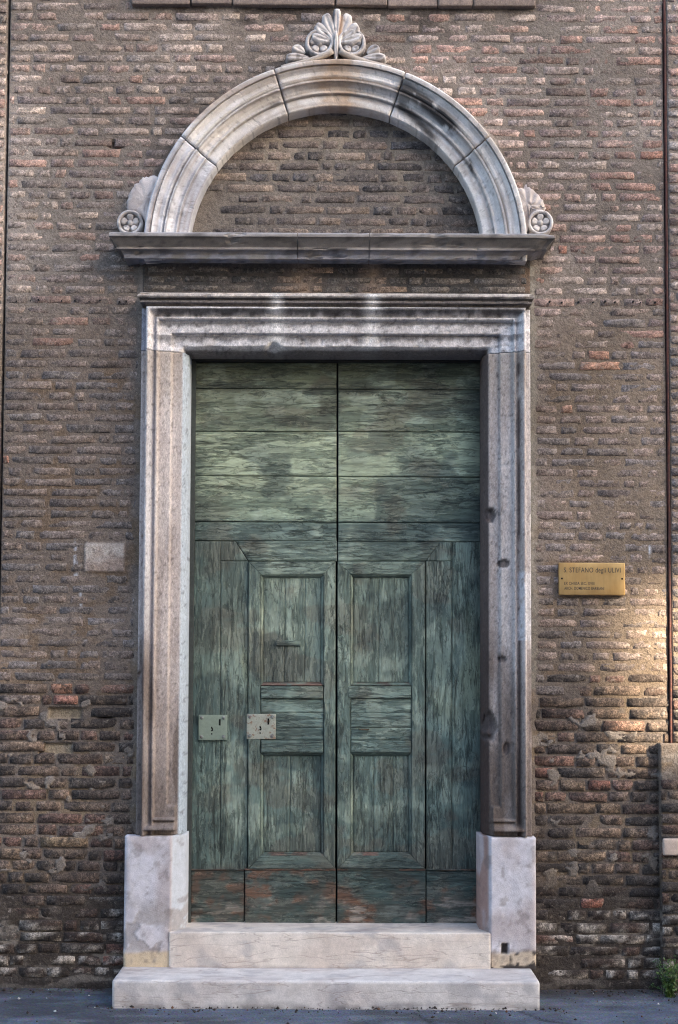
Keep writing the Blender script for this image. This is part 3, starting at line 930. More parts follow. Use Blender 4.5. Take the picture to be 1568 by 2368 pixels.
def orn_col(V, tint=0):
    X, Z = V[:, 0], V[:, 2]
    n = fbm(X * 12, Z * 12, 141 + tint, 4); n2 = fbm(X * 40, Z * 40, 142, 4)
    c = mixc(lin((208, 200, 194)), lin((176, 168, 164)), sst(.4, .65, n))
    c = mixc(c, lin((92, 85, 82)), sst(.62, .72, n2) * .6)
    return c
def piece(name, geo, parent, tint=0, colf=None, off=(0, 0, 0)):
    V, Fc = geo
    C = orn_col(V, tint) if colf is None else colf(V)
    return mesh(name, V - np.array(off), Fc, M_STONE, parent, np.clip(C, .01, .9), True)
def rosette(name, cx, cz, R, p, parent, off, tint=0):
    ros = piece(name, ringgeo(cx, cz, R * .86, R * .14, p, .016), parent, tint, None, off)
    piece('ground_disc', discgeo(cx, cz, R * .80, p - .012), ros, tint, lambda V: orn_col(V, tint) * .62, off)
    for k in range(5):
        a = math.pi / 2 + k * 2 * math.pi / 5
        piece('petal', leafgeo(cx + R * .22 * math.cos(a), cz + R * .22 * math.sin(a), a, R * .50, R * .34, p - .012, .022, 0, .55, .5, 9, 9, .5), ros, tint, None, off)
    piece('petal_centre', domegeo(cx, cz, R * .25, p - .01, .024), ros, tint, lambda V: orn_col(V, tint) * .8, off)
    return ros
CX0, CZ0 = P(777, 137, .09)
crest = tag(empty('crest_ornament', (CX0, 0, CZ0)), 'carved stone palmette with two rosettes on top of the arch', 'ornament')
CO = (CX0, 0, CZ0)
s_ = 1 / 412.0
pbx, pbz = P(779, 98, .06)
def palm_col(V):
    c = orn_col(V, 3)
    X, Z = V[:, 0], V[:, 2]
    n = fbm(X * 20, Z * 20, 151)
    k1 = np.exp(-((X - pbx + .022 - .0 * Z) / .016) ** 2) * sst(pbz + .08, pbz + .13, Z)
    c = mixc(c, lin((60, 60, 66)), np.clip(k1, 0, 1) * .85)
    k2 = np.exp(-((X - pbx - .012 - .12 * (Z - pbz)) / .010) ** 2) * sst(pbz - .02, pbz + .05, Z)
    c = mixc(c, lin((186, 136, 84)), np.clip(k2, 0, 1) * .8)
    return c
for ang, L, W in ((90 + 82, 62, 13), (90 - 82, 62, 13), (90 + 56, 66, 15), (90 - 56, 66, 15), (90 + 28, 74, 15), (90 - 28, 74, 15), (90, 82, 12)):
    a = math.radians(ang)
    piece('palmette_lobe', leafgeo(pbx, pbz, a, L * s_, W * s_, .05, .030, (-.10 if ang > 91 else (.10 if ang < 89 else 0)), .72, .8, 13, 17, .12), crest, 3, palm_col, CO)
for sx, cxp in ((-1, 739), (1, 813)):
    cx, cz = P(cxp, 97, .07)
    rosette('rosette', cx, cz, 33 * s_, .058, crest, CO, 5 + sx)
    bx, bz = P(777 + sx * 62, 128, .09)
    piece('side_leaf', leafgeo(bx, bz, math.radians(90 - sx * 84), 56 * s_, 12 * s_, .045, .03, sx * -.10, .6, .7), crest, 2, None, CO)
    bx, bz = P(777 + sx * 72, 118, .09)
    piece('side_leaf', leafgeo(bx, bz, math.radians(90 - sx * 52), 32 * s_, 12 * s_, .05, .03, sx * -.2, .6, .7), crest, 2, None, CO)
bx, bz = P(777, 134, .09)
piece('tie', leafgeo(bx, bz - .01, math.pi / 2, 74 * s_, 6 * s_, .06, .03, 0, .3, .3), crest, 3, palm_col, CO)
# curved base bands that flow from the rosettes onto the arch
for sx in (-1, 1):
    pts = []
    for t in np.linspace(0, 1, 16):
        th = math.radians(90 - sx * (1 + 15.5 * t))
        rr = RO + .012 + .055 * (1 - t) ** 3
        pts.append((XC + rr * math.cos(th), -.075, ZC + rr * math.sin(th)))
    o = tube('base_band', [(a - CX0, b, c - CZ0) for a, b, c in pts], .017, M_STONE, crest, lin((170, 158, 146)))

def corner_scroll(name, label, cxp, cyp, sx, broken):
    cx, cz = P(cxp, cyp, .09)
    root = tag(empty(name, (cx, 0, cz)), label, 'ornament', 'scroll ornaments at the feet of the arch')
    off = (cx, 0, cz)
    rosette('rosette', cx, cz, 30 * s_, .062, root, off, 9)
    # leaf block filling the angle between rosette and arch (outline in frame coordinates)
    R = 30 * s_
    if sx < 0: fp = [(292, 484), (290, 462), (296, 442), (306, 424), (320, 410), (336, 402), (356, 400), (380, 404), (378, 436), (370, 470), (366, 500), (364, 535), (340, 530), (326, 500), (310, 486)]
    else: fp = [(1212, 432), (1219, 421), (1235, 432), (1253, 450), (1262, 464), (1265, 478), (1254, 484), (1238, 488), (1226, 500), (1222, 520), (1220, 536), (1200, 534), (1190, 490), (1184, 440), (1196, 424)]
    pts = []
    for q in fp:
        a_, b_ = P(q[0], q[1], .09); pts.append(((a_ - cx) / R, (b_ - cz) / R))
    ring = []
    for i in range(len(pts)):
        a, b = np.array(pts[i]), np.array(pts[(i + 1) % len(pts)])
        for t in np.linspace(0, 1, 5)[:-1]: ring.append(a + (b - a) * t + RNG.normal(0, .05, 2))
    ring = np.array(ring)
    ctr = np.array(pts).mean(0)
    V, Fc = [], []
    lv = (1.0, .98, .9, .7, .45, .2)
    hs = (-.01, .048, .060, .064, .066, .066)
    n = len(ring)
    for q, hh in zip(lv, hs):
        for pnt in ring:
            pp = ctr + (pnt - ctr) * q
            X, Z = cx + pp[0] * R, cz + pp[1] * R
            amp = .012 * (fbm(np.array(X * 45), np.array(Z * 45), 161) - .5) + (.008 * math.sin(math.atan2(pp[1] - .3, pp[0] + .9 * sx) * 22) if not broken else .022 * (fbm(np.array(X * 18), np.array(Z * 18), 162) - .5))
            V.append((X, -(hh + (float(amp) if q < .95 else 0)), Z))
    for j in range(len(lv) - 1):
        for i in range(n):
            Fc.append((j * n + i, j * n + (i + 1) % n, (j + 1) * n + (i + 1) % n, (j + 1) * n + i))
    Fc.append(tuple(range((len(lv) - 1) * n, len(lv) * n)))
    V = np.array(V)
    mesh('acanthus_leaf', V - np.array(off), Fc, M_STONE, root, np.clip(mixc(orn_col(V, 12), lin((186, 164, 152)), np.full(len(V), .35)), .01, .9), True)
    return root
corner_scroll('corner_scroll', 'worn carved scroll with rosette at the left foot of the arch', 299, 512, -1, True)
corner_scroll('corner_scroll', 'pale carved scroll with rosette at the right foot of the arch', 1251, 512, 1, False)

# ------------------------------------------------------------------ horizontal mouldings (mitred returns at their ends)
def moulding(name, xa, xb, prof_pz, endL, endR, mat, parent, colf, seed, back=.1, step=.02, rough=.0025, damage=None, off=(0, 0, 0)):
    """prof_pz: list of (p, z) from top back to bottom back; ends return to the wall where endL / endR"""
    pts = []
    for a, b in zip(prof_pz[:-1], prof_pz[1:]):
        L = math.hypot(b[0] - a[0], b[1] - a[1]); k = max(1, int(L / .008))
        for i in range(k): pts.append((a[0] + (b[0] - a[0]) * i / k, a[1] + (b[1] - a[1]) * i / k))
    pts.append(prof_pz[-1])
    pts = np.array(pts)
    pm = pts[:, 0]
    xs = lins(0, 1, step / (xb - xa))
    rows = []
    if endL: rows.append(('L', 0))
    rows += [('M', t) for t in xs]
    if endR: rows.append(('R', 1))
    X = np.zeros((len(rows), len(pts))); Y = X.copy(); Z = X.copy()
    for i, (k, t) in enumerate(rows):
        x0 = xa - (pm if endL else 0); x1 = xb + (pm if endR else 0)
        X[i] = x0 + (x1 - x0) * t; Z[i] = pts[:, 1]
        Y[i] = -pm if k == 'M' else back
    n = fbm(X * 12, Z * 30, seed, 4) - .5
    chip = sst(.64, .74, fbm(X * 9, Z * 40 + Y * 30, seed + 3, 4))
    msk = np.array([k == 'M' for k, t in rows])[:, None]
    Y = Y + np.where(msk, rough * 2 * n + .012 * chip * rough / .0025, 0)
    Z = Z + np.where(msk, .002 * n, 0)
    if damage: X, Y, Z = damage(X, Y, Z)
    V = np.stack([X, Y, Z], -1).reshape(-1, 3)
    C = np.clip(colf(X, Z, -Y), .01, .9).reshape(-1, 3)
    nx, nz = X.shape
    Fc = [tuple(f) for f in gridfaces(nx, nz)[:, ::-1]]
    Fc += [tuple(range(nz)), tuple(range((nx - 1) * nz, nx * nz))[::-1]]
    Fc.append((0, (nx - 1) * nz, nx * nz - 1, nz - 1))
    return mesh(name, V - np.array(off), Fc, mat, parent, C)

def zc(y, p): return PZ(770, y, p)
corn = tag(empty('cornice', (XC, 0, ZCORN)), 'grey stone cornice in three blocks carrying the arch', 'cornice')
CPR = [(-.06, ZCORN + .012), (.205, ZCORN + .010), (.222, ZCORN + .002), (.224, zc(548, .222)), (.216, zc(550, .216)), (.205, zc(556, .205)), (.192, zc(564, .192)), (.182, zc(571, .182)), (.180, zc(573, .18)),
       (.186, zc(574, .186)), (.186, zc(577.5, .186)), (.168, zc(579, .168)), (.158, zc(584, .158)), (.152, zc(590, .152)), (.150, zc(599, .150)), (.145, zc(600.5, .145)), (.085, zc(602, .085)), (.080, zc(604, .08)), (.078, zc(609, .078)), (.0, zc(610, .0)), (-.06, zc(610, 0))]
XCL = PX(252, 541, .222) + .222
XCR = PX(1287, 545, .222) - .222
def corn_c(X, Z, H):
    x, y = toimg(X, Z, .18)
    n = fbm(X * 4, Z * 20, 171, 4); n2 = fbm(X * 14, Z * 30, 172, 4)
    c = mixc(lin((150, 142, 136)), lin((122, 114, 108)), sst(.35, .65, n))
    c = mixc(c, lin((104, 96, 88)), sst(548, 553, y) * sst(574, 569, y) * .6)
    c = mixc(c, lin((170, 168, 170)), sst(549, 546, y) * .6)  # upper lip lightened: sky light painted into the stone
    c = mixc(c, lin((146, 146, 156)), sst(578, 582, y) * sst(.4, .6, n2) * .6)
    c = mixc(c, lin((62, 58, 56)), sst(.60, .72, n2) * .5)
    c = mixc(c, lin((70, 64, 60)), sst(600, 603, y) * .7)  # soffit shade painted into the colour
    return c
def corn_dmg(X, Y, Z):
    k = sst(XCR + .02, XCR + .20, X + .9 * (ZCORN - .05 - Z)) * sst(ZCORN - .06, ZCORN - .13, Z)
    n = fbm(X * 20, Z * 20, 175, 4)
    Y2 = np.where(Y < -.02, Y + k * (.05 + .07 * n), Y)
    Z2 = Z + k * (.02 + .03 * n)
    e = sst(XCR + .10, XCR + .2, X)
    Y2 = np.where(Y2 < -.02, Y2 + e * .03 * n, Y2)
    return X - e * .02 * n, Y2, Z2
xj1, xj2 = PX(688, 570, .2), PX(854, 570, .2)
OC = (XC, 0, ZCORN)
moulding('cornice_block', XCL, xj1 - .002, CPR, True, False, M_STONE, corn, corn_c, 181, off=OC)
moulding('cornice_block', xj1 + .002, xj2 - .002, CPR, False, False, M_STONE, corn, corn_c, 182, off=OC)
moulding('cornice_block', xj2 + .002, XCR, CPR, False, True, M_STONE, corn, corn_c, 183, damage=corn_dmg, off=OC)

# frieze of smoke black brick under the cornice
XF0, XF1 = PX(331, 640, .03), PX(1226, 640, .03)
ZF0, ZF1 = zc(678, .03), zc(609, .03)
fri = tag(empty('brick_frieze'), 'soot blackened brick frieze between cornice and lintel', 'frieze')
def fri_col(X, Z):
    c = pick([(98, 92, 87), (86, 82, 79), (108, 100, 93), (76, 73, 71)])
    x, y = toimg(X, Z)
    if abs(x - 700) < 40 or abs(x - 862) < 30: c = np.array(lin((122, 106, 94)))
    return c
fb = lay(lambda z: [(XF0 + .02, XF1 - .02)], ZF0, ZF1, .052, lambda x, z: .002, lambda x, z: False, fri_col, yplane=.028, fill=.86)
build_bricks(fb, fri, 100)
def fri_c(X, Z, H):
    x, y = toimg(X, Z, .03)
    n = fbm(X * 6, Z * 14, 191, 4)
    c = mixc(lin((74, 71, 69)), lin((92, 86, 82)), sst(.4, .65, n))
    for cx_, w_ in ((700, 26), (860, 19)):
        c = mixc(c, lin((150, 130, 114)), np.exp(-((x - cx_ - 10 * (n - .5)) / w_) ** 2) * .75)
    c = mixc(c, lin((118, 100, 86)), sst(1195, 1215, x) * sst(.4, .6, n))
    return c
heightfield('plaster', lins(XF0, XF1, .008), lins(ZF0 - .03, ZF1 + .03, .008), lambda X, Z: .0275 + .009 * (fbm(X * 10, Z * 22, 193, 4) - .5) + .005 * (fbm(X * 40, Z * 60, 194, 3) - .5), M_MORTAR, fri, fri_c, back=.1, smooth=True)
nx_, nz_ = P(980, 628, .05)
tube('nail', [(nx_, .0, nz_), (nx_, -.06, nz_), (nx_ + .002, -.066, nz_)], [.006, .006, .010], M_RUST, fri, lin((90, 90, 92)))
rebase(fri, ((XF0 + XF1) / 2, 0, ZF0))

# ------------------------------------------------------------------ door surround
sur = tag(empty('door_surround', ((XL + XR) / 2, 0, ZS1)), 'moulded grey pink stone frame around the green door', 'door surround')
OS = np.array([(XL + XR) / 2, 0, ZS1])
def soot(X, Z, x, y):
    return fbm(X * 3, Z * 40, 201, 4)
def lintel_c(X, Z, H):
    x, y = toimg(X, Z, .06)
    n = fbm(X * 6, Z * 10, 202, 4); n2 = fbm(X * 28, Z * 20, 203, 4)
    drip = fbm(X * 30, Z * 2.0, 204, 4)
    c = mixc(lin((212, 206, 204)), lin((192, 185, 182)), sst(.35, .65, n))
    def crust(a, b, f=.9):     # black crust clinging to the top of a band and running down
        top = sst(a - 1, a + 1.5, y) * sst(b, a + (b - a) * .35, y + (drip - .5) * (b - a) * 1.2)
        return np.clip(top, 0, 1) * f
    g = lin((52, 47, 45))
    for a, b, f in ((703, 713, .6), (716, 736, .8), (745, 756, .6), (773, 792, .65)):
        c = mixc(c, g, crust(a, b, f) * sst(350, 372, x) * sst(1222, 1195, x))
    for px in (638, 862):      # washed white streaks
        k = np.exp(-((x - px + 12 * (n - .5)) / 18) ** 2)
        c = mixc(c, lin((226, 221, 217)), k * .95)
    c = mixc(c, g, sst(.66, .76, fbm(X * 60, Z * 50, 206, 4)) * .5)
    c = mixc(c, lin((60, 52, 48)), sst(801, 806, y) * (np.abs(x - 778) < 352) * .8)  # lintel underside: its shade is painted in here
    c = mixc(c, lin((112, 112, 124)), sst(342, 338, x) * .7)
    return c
ZLT, ZLB, ZLI = zc(714, .06), ZJ1 + .003, zc(800, .045)
xs = merge_breaks(sorted(set(list(XL + PS) + list(XR - PS))), .012)
dzb = PS[PS >= .030] - .030
zs = merge_breaks(sorted(set([ZLB, ZLB + .006] + [z for z in (ZLT - dzb) if z > ZLB + .01] + [ZLT])), .007)
XO0, XO1 = XL + .228, XR - .228
def lintel_h(X, Z):
    d_ = np.minimum(np.minimum(X - XL, XR - X), ZLT - Z + .030)
    h = prof(np.clip(d_, 0, .222))
    n = fbm(X * 9, Z * 12, 211, 4); n2 = fbm(X * 40, Z * 40, 212, 3)
    h = h + .002 * (n2 - .5) - .006 * sst(.66, .76, fbm(X * 24, Z * 30, 213, 4))
    # broken lower arris between the jambs
    ins = sst(XO0 - .006, XO0 + .002, X) * sst(XO1 + .006, XO1 - .002, X)
    bump_ = .030 * np.exp(-((X - PX(632, 800, .05)) / .03) ** 2)
    lim = ZLI + .012 * (n - .5) + bump_
    k = np.clip((lim - Z) / .03, 0, 2)
    h = h - ins * k * (.055 + .03 * n)
    return h
heightfield('lintel', xs - OS[0], zs - OS[2], lambda X, Z: lintel_h(X + OS[0], Z + OS[2]), M_DIRTSTONE, sur, lambda X, Z, H: lintel_c(X + OS[0], Z + OS[2], H), back=.40)
LCP = [(-.02, zc(676, .1)), (.085, zc(676.5, .1)), (.110, zc(677.5, .115)), (.124, zc(681, .124)), (.128, zc(685, .128)), (.122, zc(689.5, .122)), (.108, zc(692, .108)), (.104, zc(695, .104)), (.112, zc(696, .112)), (.112, zc(700.5, .112)), (.092, zc(702, .092)), (.088, zc(704, .088)), (.086, zc(713.5, .086)), (.05, zc(714, .05)), (-.02, zc(714, .05))]
def cap_c(X, Z, H):
    x, y = toimg(X, Z, .11)
    n = fbm(X * 6, Z * 12, 221, 4); drip = fbm(X * 26, Z * 3, 222, 4); n2 = fbm(X * 30, Z * 30, 223, 4)
    c = mixc(lin((196, 184, 174)), lin((170, 160, 152)), sst(.35, .65, n))
    c = mixc(c, lin((48, 44, 42)), sst(686, 690, y + 5 * (drip - .5)) * .8)
    c = mixc(c, lin((120, 112, 108)), sst(694, 696, y) * sst(703, 701, y) * .7)
    for px in (640, 862):
        k = np.exp(-((x - px + 10 * (n - .5)) / 14) ** 2)
        c = mixc(c, lin((224, 219, 214)), k * .95)
    c = mixc(c, lin((66, 60, 57)), sst(.64, .74, fbm(X * 60, Z * 60, 224, 4)) * .5)
    return c
moulding('lintel_cap', PX(318, 684, .125) + .126, PX(1236, 684, .125) - .126, [(a, b) for a, b in LCP], True, True, M_DIRTSTONE, sur, cap_c, 231, off=OS)

CHIPS_R = [((1136, 1190), .030, .05, .035), ((1133, 1680), .045, .085, .05), ((1166, 1303), .032, .020, .014), ((1163, 1524), .034, .028, .016), ((1172, 1733), .020, .034, .016)]
CHIPS_L = [((388, 1110), .008, .008, .008), ((330, 1240), .010, .012, .012), ((322, 1560), .010, .02, .015), ((425, 1420), .010, .02, .010)]
def jamb(side):
    ch = CHIPS_R if side > 0 else CHIPS_L
    x_of = (lambda s: XR - s) if side > 0 else (lambda s: XL + s)
    ss = merge_breaks(list(PS), .008)
    zb = PS[PS < .215]
    zs = merge_breaks(sorted(set(list(ZJ0 + zb) + [ZJ0 + .26, ZJ1])), .010)
    xs_ = x_of(ss)
    if side > 0: xs_ = xs_[::-1]
    def hf(X, Z):
        s = (XR - X) if side > 0 else (X - XL)
        dz = Z - ZJ0 + .004
        din = np.where(s > .215, 9, dz)        # the return dies against the inner arris
        h = np.minimum(prof(s), 9)
        h2 = prof(np.minimum(s, np.maximum(din, .0)))
        h = np.where(s < .215, np.maximum(h2, prof(s)), prof(s))
        n2 = fbm(X * 40, Z * 22, 241 + side, 3)
        h = h + .0022 * (n2 - .5) - .004 * sst(.68, .76, fbm(X * 34, Z * 30, 243 + side, 4))
        for (c_, rx, rz, dp) in ch:
            cx, cz = P(c_[0], c_[1], .05)
            nn = fbm(X * 16, Z * 16, 245, 3)
            q = np.sqrt(((X - cx) / rx) ** 2 + ((Z - cz) / rz) ** 2) + 1.3 * (nn - .5)
            h = h - dp * sst(1.0, .55, q)
        return h
    def cf(X, Z, H):
        x, y = toimg(X, Z, .05)
        s = (XR - X) if side > 0 else (X - XL)
        n = fbm(X * 10, Z * 3, 251 + side, 4); n2 = fbm(X * 40, Z * 20, 252, 4)
        c = mixc(lin((200, 189, 182)), lin((182, 169, 161)), sst(.35, .65, n))
        c = mixc(c, lin((178, 182, 190)), np.exp(-((s - .055) / .02) ** 2) * .5 * (side < 0))  # right-facing slope tinted blue: painted sky light
        c = mixc(c, lin((150, 136, 120)), sst(1000, 830, y) * .5)
        low = sst(1400, 1640, y + 200 * (n - .5))
        c = mixc(c, lin((132, 117, 108)), low * .7)
        c = mixc(c, lin((74, 65, 60)), sst(1650, 1900, y + 160 * (n - .5)) * .5)
        c = mixc(c, lin((84, 70, 60)), sst(.45, .62, fbm(X * 16, Z * 1.6, 254 + side, 4)) * (.15 + .5 * low))
        if side > 0:
            c = mixc(c, lin((64, 50, 46)), np.exp(-((s - .066) / .010) ** 2) * sst(.30, .5, fbm(X * 10, Z * 9, 255)) * .85)  # left-facing ogee: soot tint with its shade painted in
            c = mixc(c, lin((66, 50, 46)), sst(.224, .232, s) * .85)  # left-facing chamfer painted dark brown for its shade
            c = mixc(c, lin((198, 192, 190)), sst(.030, .026, s) * (y < 1500) * .6)
            c = mixc(c, lin((206, 202, 202)), sst(1322, 1325, y) * sst(1482, 1479, y) * sst(.078, .074, s) * .85 * sst(.25, .40, n2))
            for (c_, rx, rz, dp) in ch:
                cx, cz = P(c_[0], c_[1], .05)
                q = np.sqrt(((X - cx) / rx) ** 2 + ((Z - cz) / rz) ** 2) + 1.3 * (fbm(X * 16, Z * 16, 245, 3) - .5)
                c = mixc(c, lin((84, 74, 71)), sst(1.0, .8, q) * .85)
        else:
            c = mixc(c, lin((186, 170, 162)), sst(.031, .028, s) * (y < 1450) * .6)
            c = mixc(c, lin((170, 184, 196)), sst(.222, .23, s) * .8)  # pale blue sky light painted on the chamfer
            c = mixc(c, lin((70, 58, 54)), np.exp(-((s - .036) / .006) ** 2) * sst(1450, 1600, y) * .7)
        c = mixc(c, lin((70, 63, 60)), sst(.66, .76, fbm(X * 90, Z * 55, 257, 4)) * .5)
        return c
    heightfield('jamb', xs_ - OS[0], zs - OS[2], lambda X, Z: hf(X + OS[0], Z + OS[2]), M_JAMB, sur, lambda X, Z, H: cf(X + OS[0], Z + OS[2], H), back=.40)
jamb(-1); jamb(1)

def plinth(side):
    if side < 0:
        xo, xi, xr = (PX(289, 1935, .1) + PX(284, 2238, .1)) / 2, PX(394, 2080, .1), PX(426, 2080, .05)
    else:
        xo, xi, xr = (PX(1243, 1935, .1) + PX(1237, 2238, .1)) / 2, PX(1135, 2080, .1), PX(1111, 2080, .05)
    zs = merge_breaks([ZS1 - .01, ZS1 + .01, ZJ0 - .014, ZJ0 - .003], .009)
    xa = lins(xo, xi, .009); xb = lins(xi, xr, .006)[1:]
    xs_ = np.concatenate([xa, xb])
    if side > 0: xs_ = xs_[::-1]
    def hf(X, Z):
        t = np.clip((X - xi) / (xr - xi), 0, 1)
        h = .100 - t * .115
        n = fbm(X * 14, Z * 10, 261 + side, 4); n2 = fbm(X * 60, Z * 60, 262, 3)
        e = np.minimum(np.abs(X - xo), np.maximum(0, ZJ0 - Z))
        h = h + .004 * (n - .5) + .003 * (n2 - .5) - .010 * np.exp(-e / .008) * (.4 + n)
        y = toimg(X, Z, .1)[1]
        if side < 0:
            h = h - .004 * sst(.50, .54, fbm(X * 13, Z * 10, 264, 5)) * sst(2080, 2120, y)
        else:
            h = h - .005 * sst(2196, 2206, y + 14 * (n - .5))
            cx, cz = P(1167, 2193, .1)
            h = h - .03 * ((np.abs(X - cx) < .014) & (np.abs(Z - cz) < .026))
        return h
    def cf(X, Z, H):
        x, y = toimg(X, Z, .1)
        n = fbm(X * 7, Z * 5, 265 + side, 4); n2 = fbm(X * 24, Z * 20, 266, 4)
        c = mixc(lin((196, 192, 196)), lin((178, 168, 168)), sst(.35, .65, n))
        t = np.clip((X - xi) / (xr - xi), 0, 1)
        if side < 0:
            c = mixc(c, lin((176, 190, 202)), sst(0, .15, t) * .6)  # chamfer: bluish sky light put into the colour
            k = sst(.47, .52, fbm(X * 13, Z * 10, 264, 5)) * sst(2060, 2120, y) * sst(2215, 2190, y)
            c = mixc(c, lin((146, 138, 134)), k * .7)
            c = mixc(c, lin((196, 176, 148)), sst(2196, 2206, y + 12 * (n - .5)))
        else:
            c = mixc(c, lin((158, 128, 118)), sst(.05, .3, t) * (.5 + .5 * sst(.4, .6, fbm(X * 30, Z * 4, 267))))  # chamfer turned from the sky: shade painted brown, streaked by noise
            k = sst(2196, 2206, y + 14 * (n - .5))
            c = mixc(c, mixc(lin((60, 54, 52)) + 0 * X[..., None], lin((190, 172, 150)), sst(.46, .56, n2)), k)
            cx, cz = P(1167, 2193, .1)
            c = mixc(c, lin((70, 64, 62)), 1.0 * ((np.abs(X - cx) < .014) & (np.abs(Z - cz) < .026)))
        c = mixc(c, lin((120, 110, 106)), sst(.62, .74, n2) * .5)
        return c
    heightfield('plinth_block', xs_ - OS[0], zs - OS[2], lambda X, Z: hf(X + OS[0], Z + OS[2]), M_STONE, sur, lambda X, Z, H: cf(X + OS[0], Z + OS[2], H), back=.40, smooth=False)
plinth(-1); plinth(1)

# ------------------------------------------------------------------ steps
def step_c(base, seed):
    def f(V):
        n = fbm(V[:, 0] * 4, V[:, 2] * 9 + V[:, 1] * 7, seed, 4)
        c = mixc(np.asarray(base) + 0 * V, np.asarray(base) * np.array([.90, .87, .86]), sst(.4, .65, n))
        c = mixc(c, lin((150, 146, 148)), sst(.56, .70, fbm(V[:, 0] * 9, V[:, 1] * 14 + V[:, 2] * 9, seed + 2, 4)) * .5)
        c = mixc(c, lin((92, 86, 82)), sst(.05, .0, V[:, 2]) * sst(.35, .6, fbm(V[:, 0] * 12, V[:, 2] * 20, seed + 4)) * .7)
        c = mixc(c, lin((110, 102, 98)), sst(-.15, -.09, V[:, 1]) * sst(.35, .6, fbm(V[:, 0] * 8, V[:, 1] * 20, seed + 5)) * .55 * (V[:, 2] < ZS1 + .004))
        return c
    return f
o = rblock('stone_step', PX(390, 2200, .11), PX(1135, 2200, .11), -.108, .36, ZS1 - .02, ZS2, M_VEIN, None, r=.008, st=.02, amp=.0016, nscale=7, colf=step_c(lin((212, 201, 190)), 271), seed=272)
tag(o, 'upper pale pink veined stone step directly below the door', 'step', 'stone steps of the doorway')
o = rblock('stone_step', PX(259, 2290, .42), PX(1249, 2290, .42), -.42, .1, -.03, ZS1, M_VEIN, None, r=.014, st=.02, amp=.0025, nscale=6, colf=step_c(lin((206, 199, 194)), 275), seed=276)
tag(o, 'lower and wider veined stone step resting on the asphalt', 'step', 'stone steps of the doorway')

# ------------------------------------------------------------------ ledge at the top edge
led = tag(empty('stone_ledge', (0, 0, ZLEDGE)), 'row of dark stone slabs jutting out at the top edge above the crest', 'ledge')
jx = [303, 441, 537, 775, 896, 1013, 1094, 1240]
for i, (a, b) in enumerate(zip(jx[:-1], jx[1:])):
    g = RNG.uniform(.84, 1.1)
    rblock('slab', PX(a, 5, .035) + .003, PX(b, 5, .035) - .003, -.03 - RNG.uniform(0, .010), .1, ZLEDGE - ZLEDGE + RNG.uniform(-.006, .004), .075, M_DIRTSTONE, led, r=.007, st=.02, amp=.004, col=lin((134, 118, 108)) * g, seed=300 + i)
# masonry above the ledge so that nothing is open when seen from below
rblock('upper_slab', XLG0 + .05, XLG1 - .05, -.02, .1, .078, .6, M_DIRTSTONE, led, r=.01, st=.06, amp=.004, col=lin((112, 100, 92)), seed=320)

# ------------------------------------------------------------------ door
DX0, DXM, DX1 = PX(449, 1500, -DOORY), PX(777.5, 1500, -DOORY), PX(1113, 1500, -DOORY)
def pd(x, y): return P(x, y, -DOORY)
def wood_col(X, Z, dy):
    x, y = toimg(X, Z, -DOORY)
    n = fbm(X * 3.2, Z * 4, 401, 5); n2 = fbm(X * 9, Z * 9, 402, 4); n3 = fbm(X * 5, Z * 14, 403, 4)
    ys = [842, 885, 915, 985, 1010, 1095, 1115, 1195, 1215, 1300, 1500, 1700, 1850, 1990, 2010, 2140]
    cs = [(104, 110, 86), (116, 122, 96), (122, 130, 108), (130, 140, 114), (170, 180, 146), (172, 184, 152), (166, 176, 144), (150, 166, 140), (110, 128, 118), (128, 144, 128), (130, 146, 130), (116, 138, 128), (108, 128, 118), (94, 112, 104), (92, 98, 90), (100, 94, 84)]  # first tones darker: lintel shadow put into the wood colour
    cl = np.array([lin(c) for c in cs])
    c = np.stack([np.interp(y, ys, cl[:, k]) for k in range(3)], -1)
    c = mixc(c, lin((170, 182, 160)), sst(.52, .64, n2) * .38 * sst(2000, 1900, y))
    c = mixc(c, lin((70, 86, 82)), sst(.50, .60, n) * .65 * sst(960, 1100, y))
    c = mixc(c, lin((112, 100, 84)), sst(.56, .66, fbm(X * 5, Z * 7, 404, 5)) * .4)
    c = mixc(c, lin((70, 68, 56)), sst(.50, .62, n3) * .6 * sst(840, 900, y) * sst(1010, 960, y))
    c = mixc(c, lin((58, 84, 84)), sst(520, 450, x) * .55 * sst(960, 1200, y))
    c = mixc(c, lin((56, 60, 58)), sst(1060, 1112, x) * .55)  # right edge: side shade painted into the wood colour
    c = mixc(c, lin((150, 158, 126)), sst(.52, .66, fbm(X * 6, Z * 1.5, 405)) * sst(1240, 1300, y) * sst(1720, 1600, y) * ((x < 575) | (x > 983)) * .6)
    # bare wood on the kick boards
    kb = sst(2008, 2014, y)
    c = mixc(c, lin((112, 78, 58)), kb * sst(.42, .54, fbm(X * 9, Z * 14, 406, 5)) * .85)
    c = mixc(c, lin((158, 146, 134)), kb * sst(.54, .66, fbm(X * 10, Z * 34, 407, 5)) * sst(2060, 2100, y) * .8)
    c = mixc(c, lin((60, 84, 80)), kb * sst(.5, .62, fbm(X * 7, Z * 9, 408, 5)) * .7)
    g_ = c.mean(-1, keepdims=True)
    return (g_ + (c - g_) * .9)
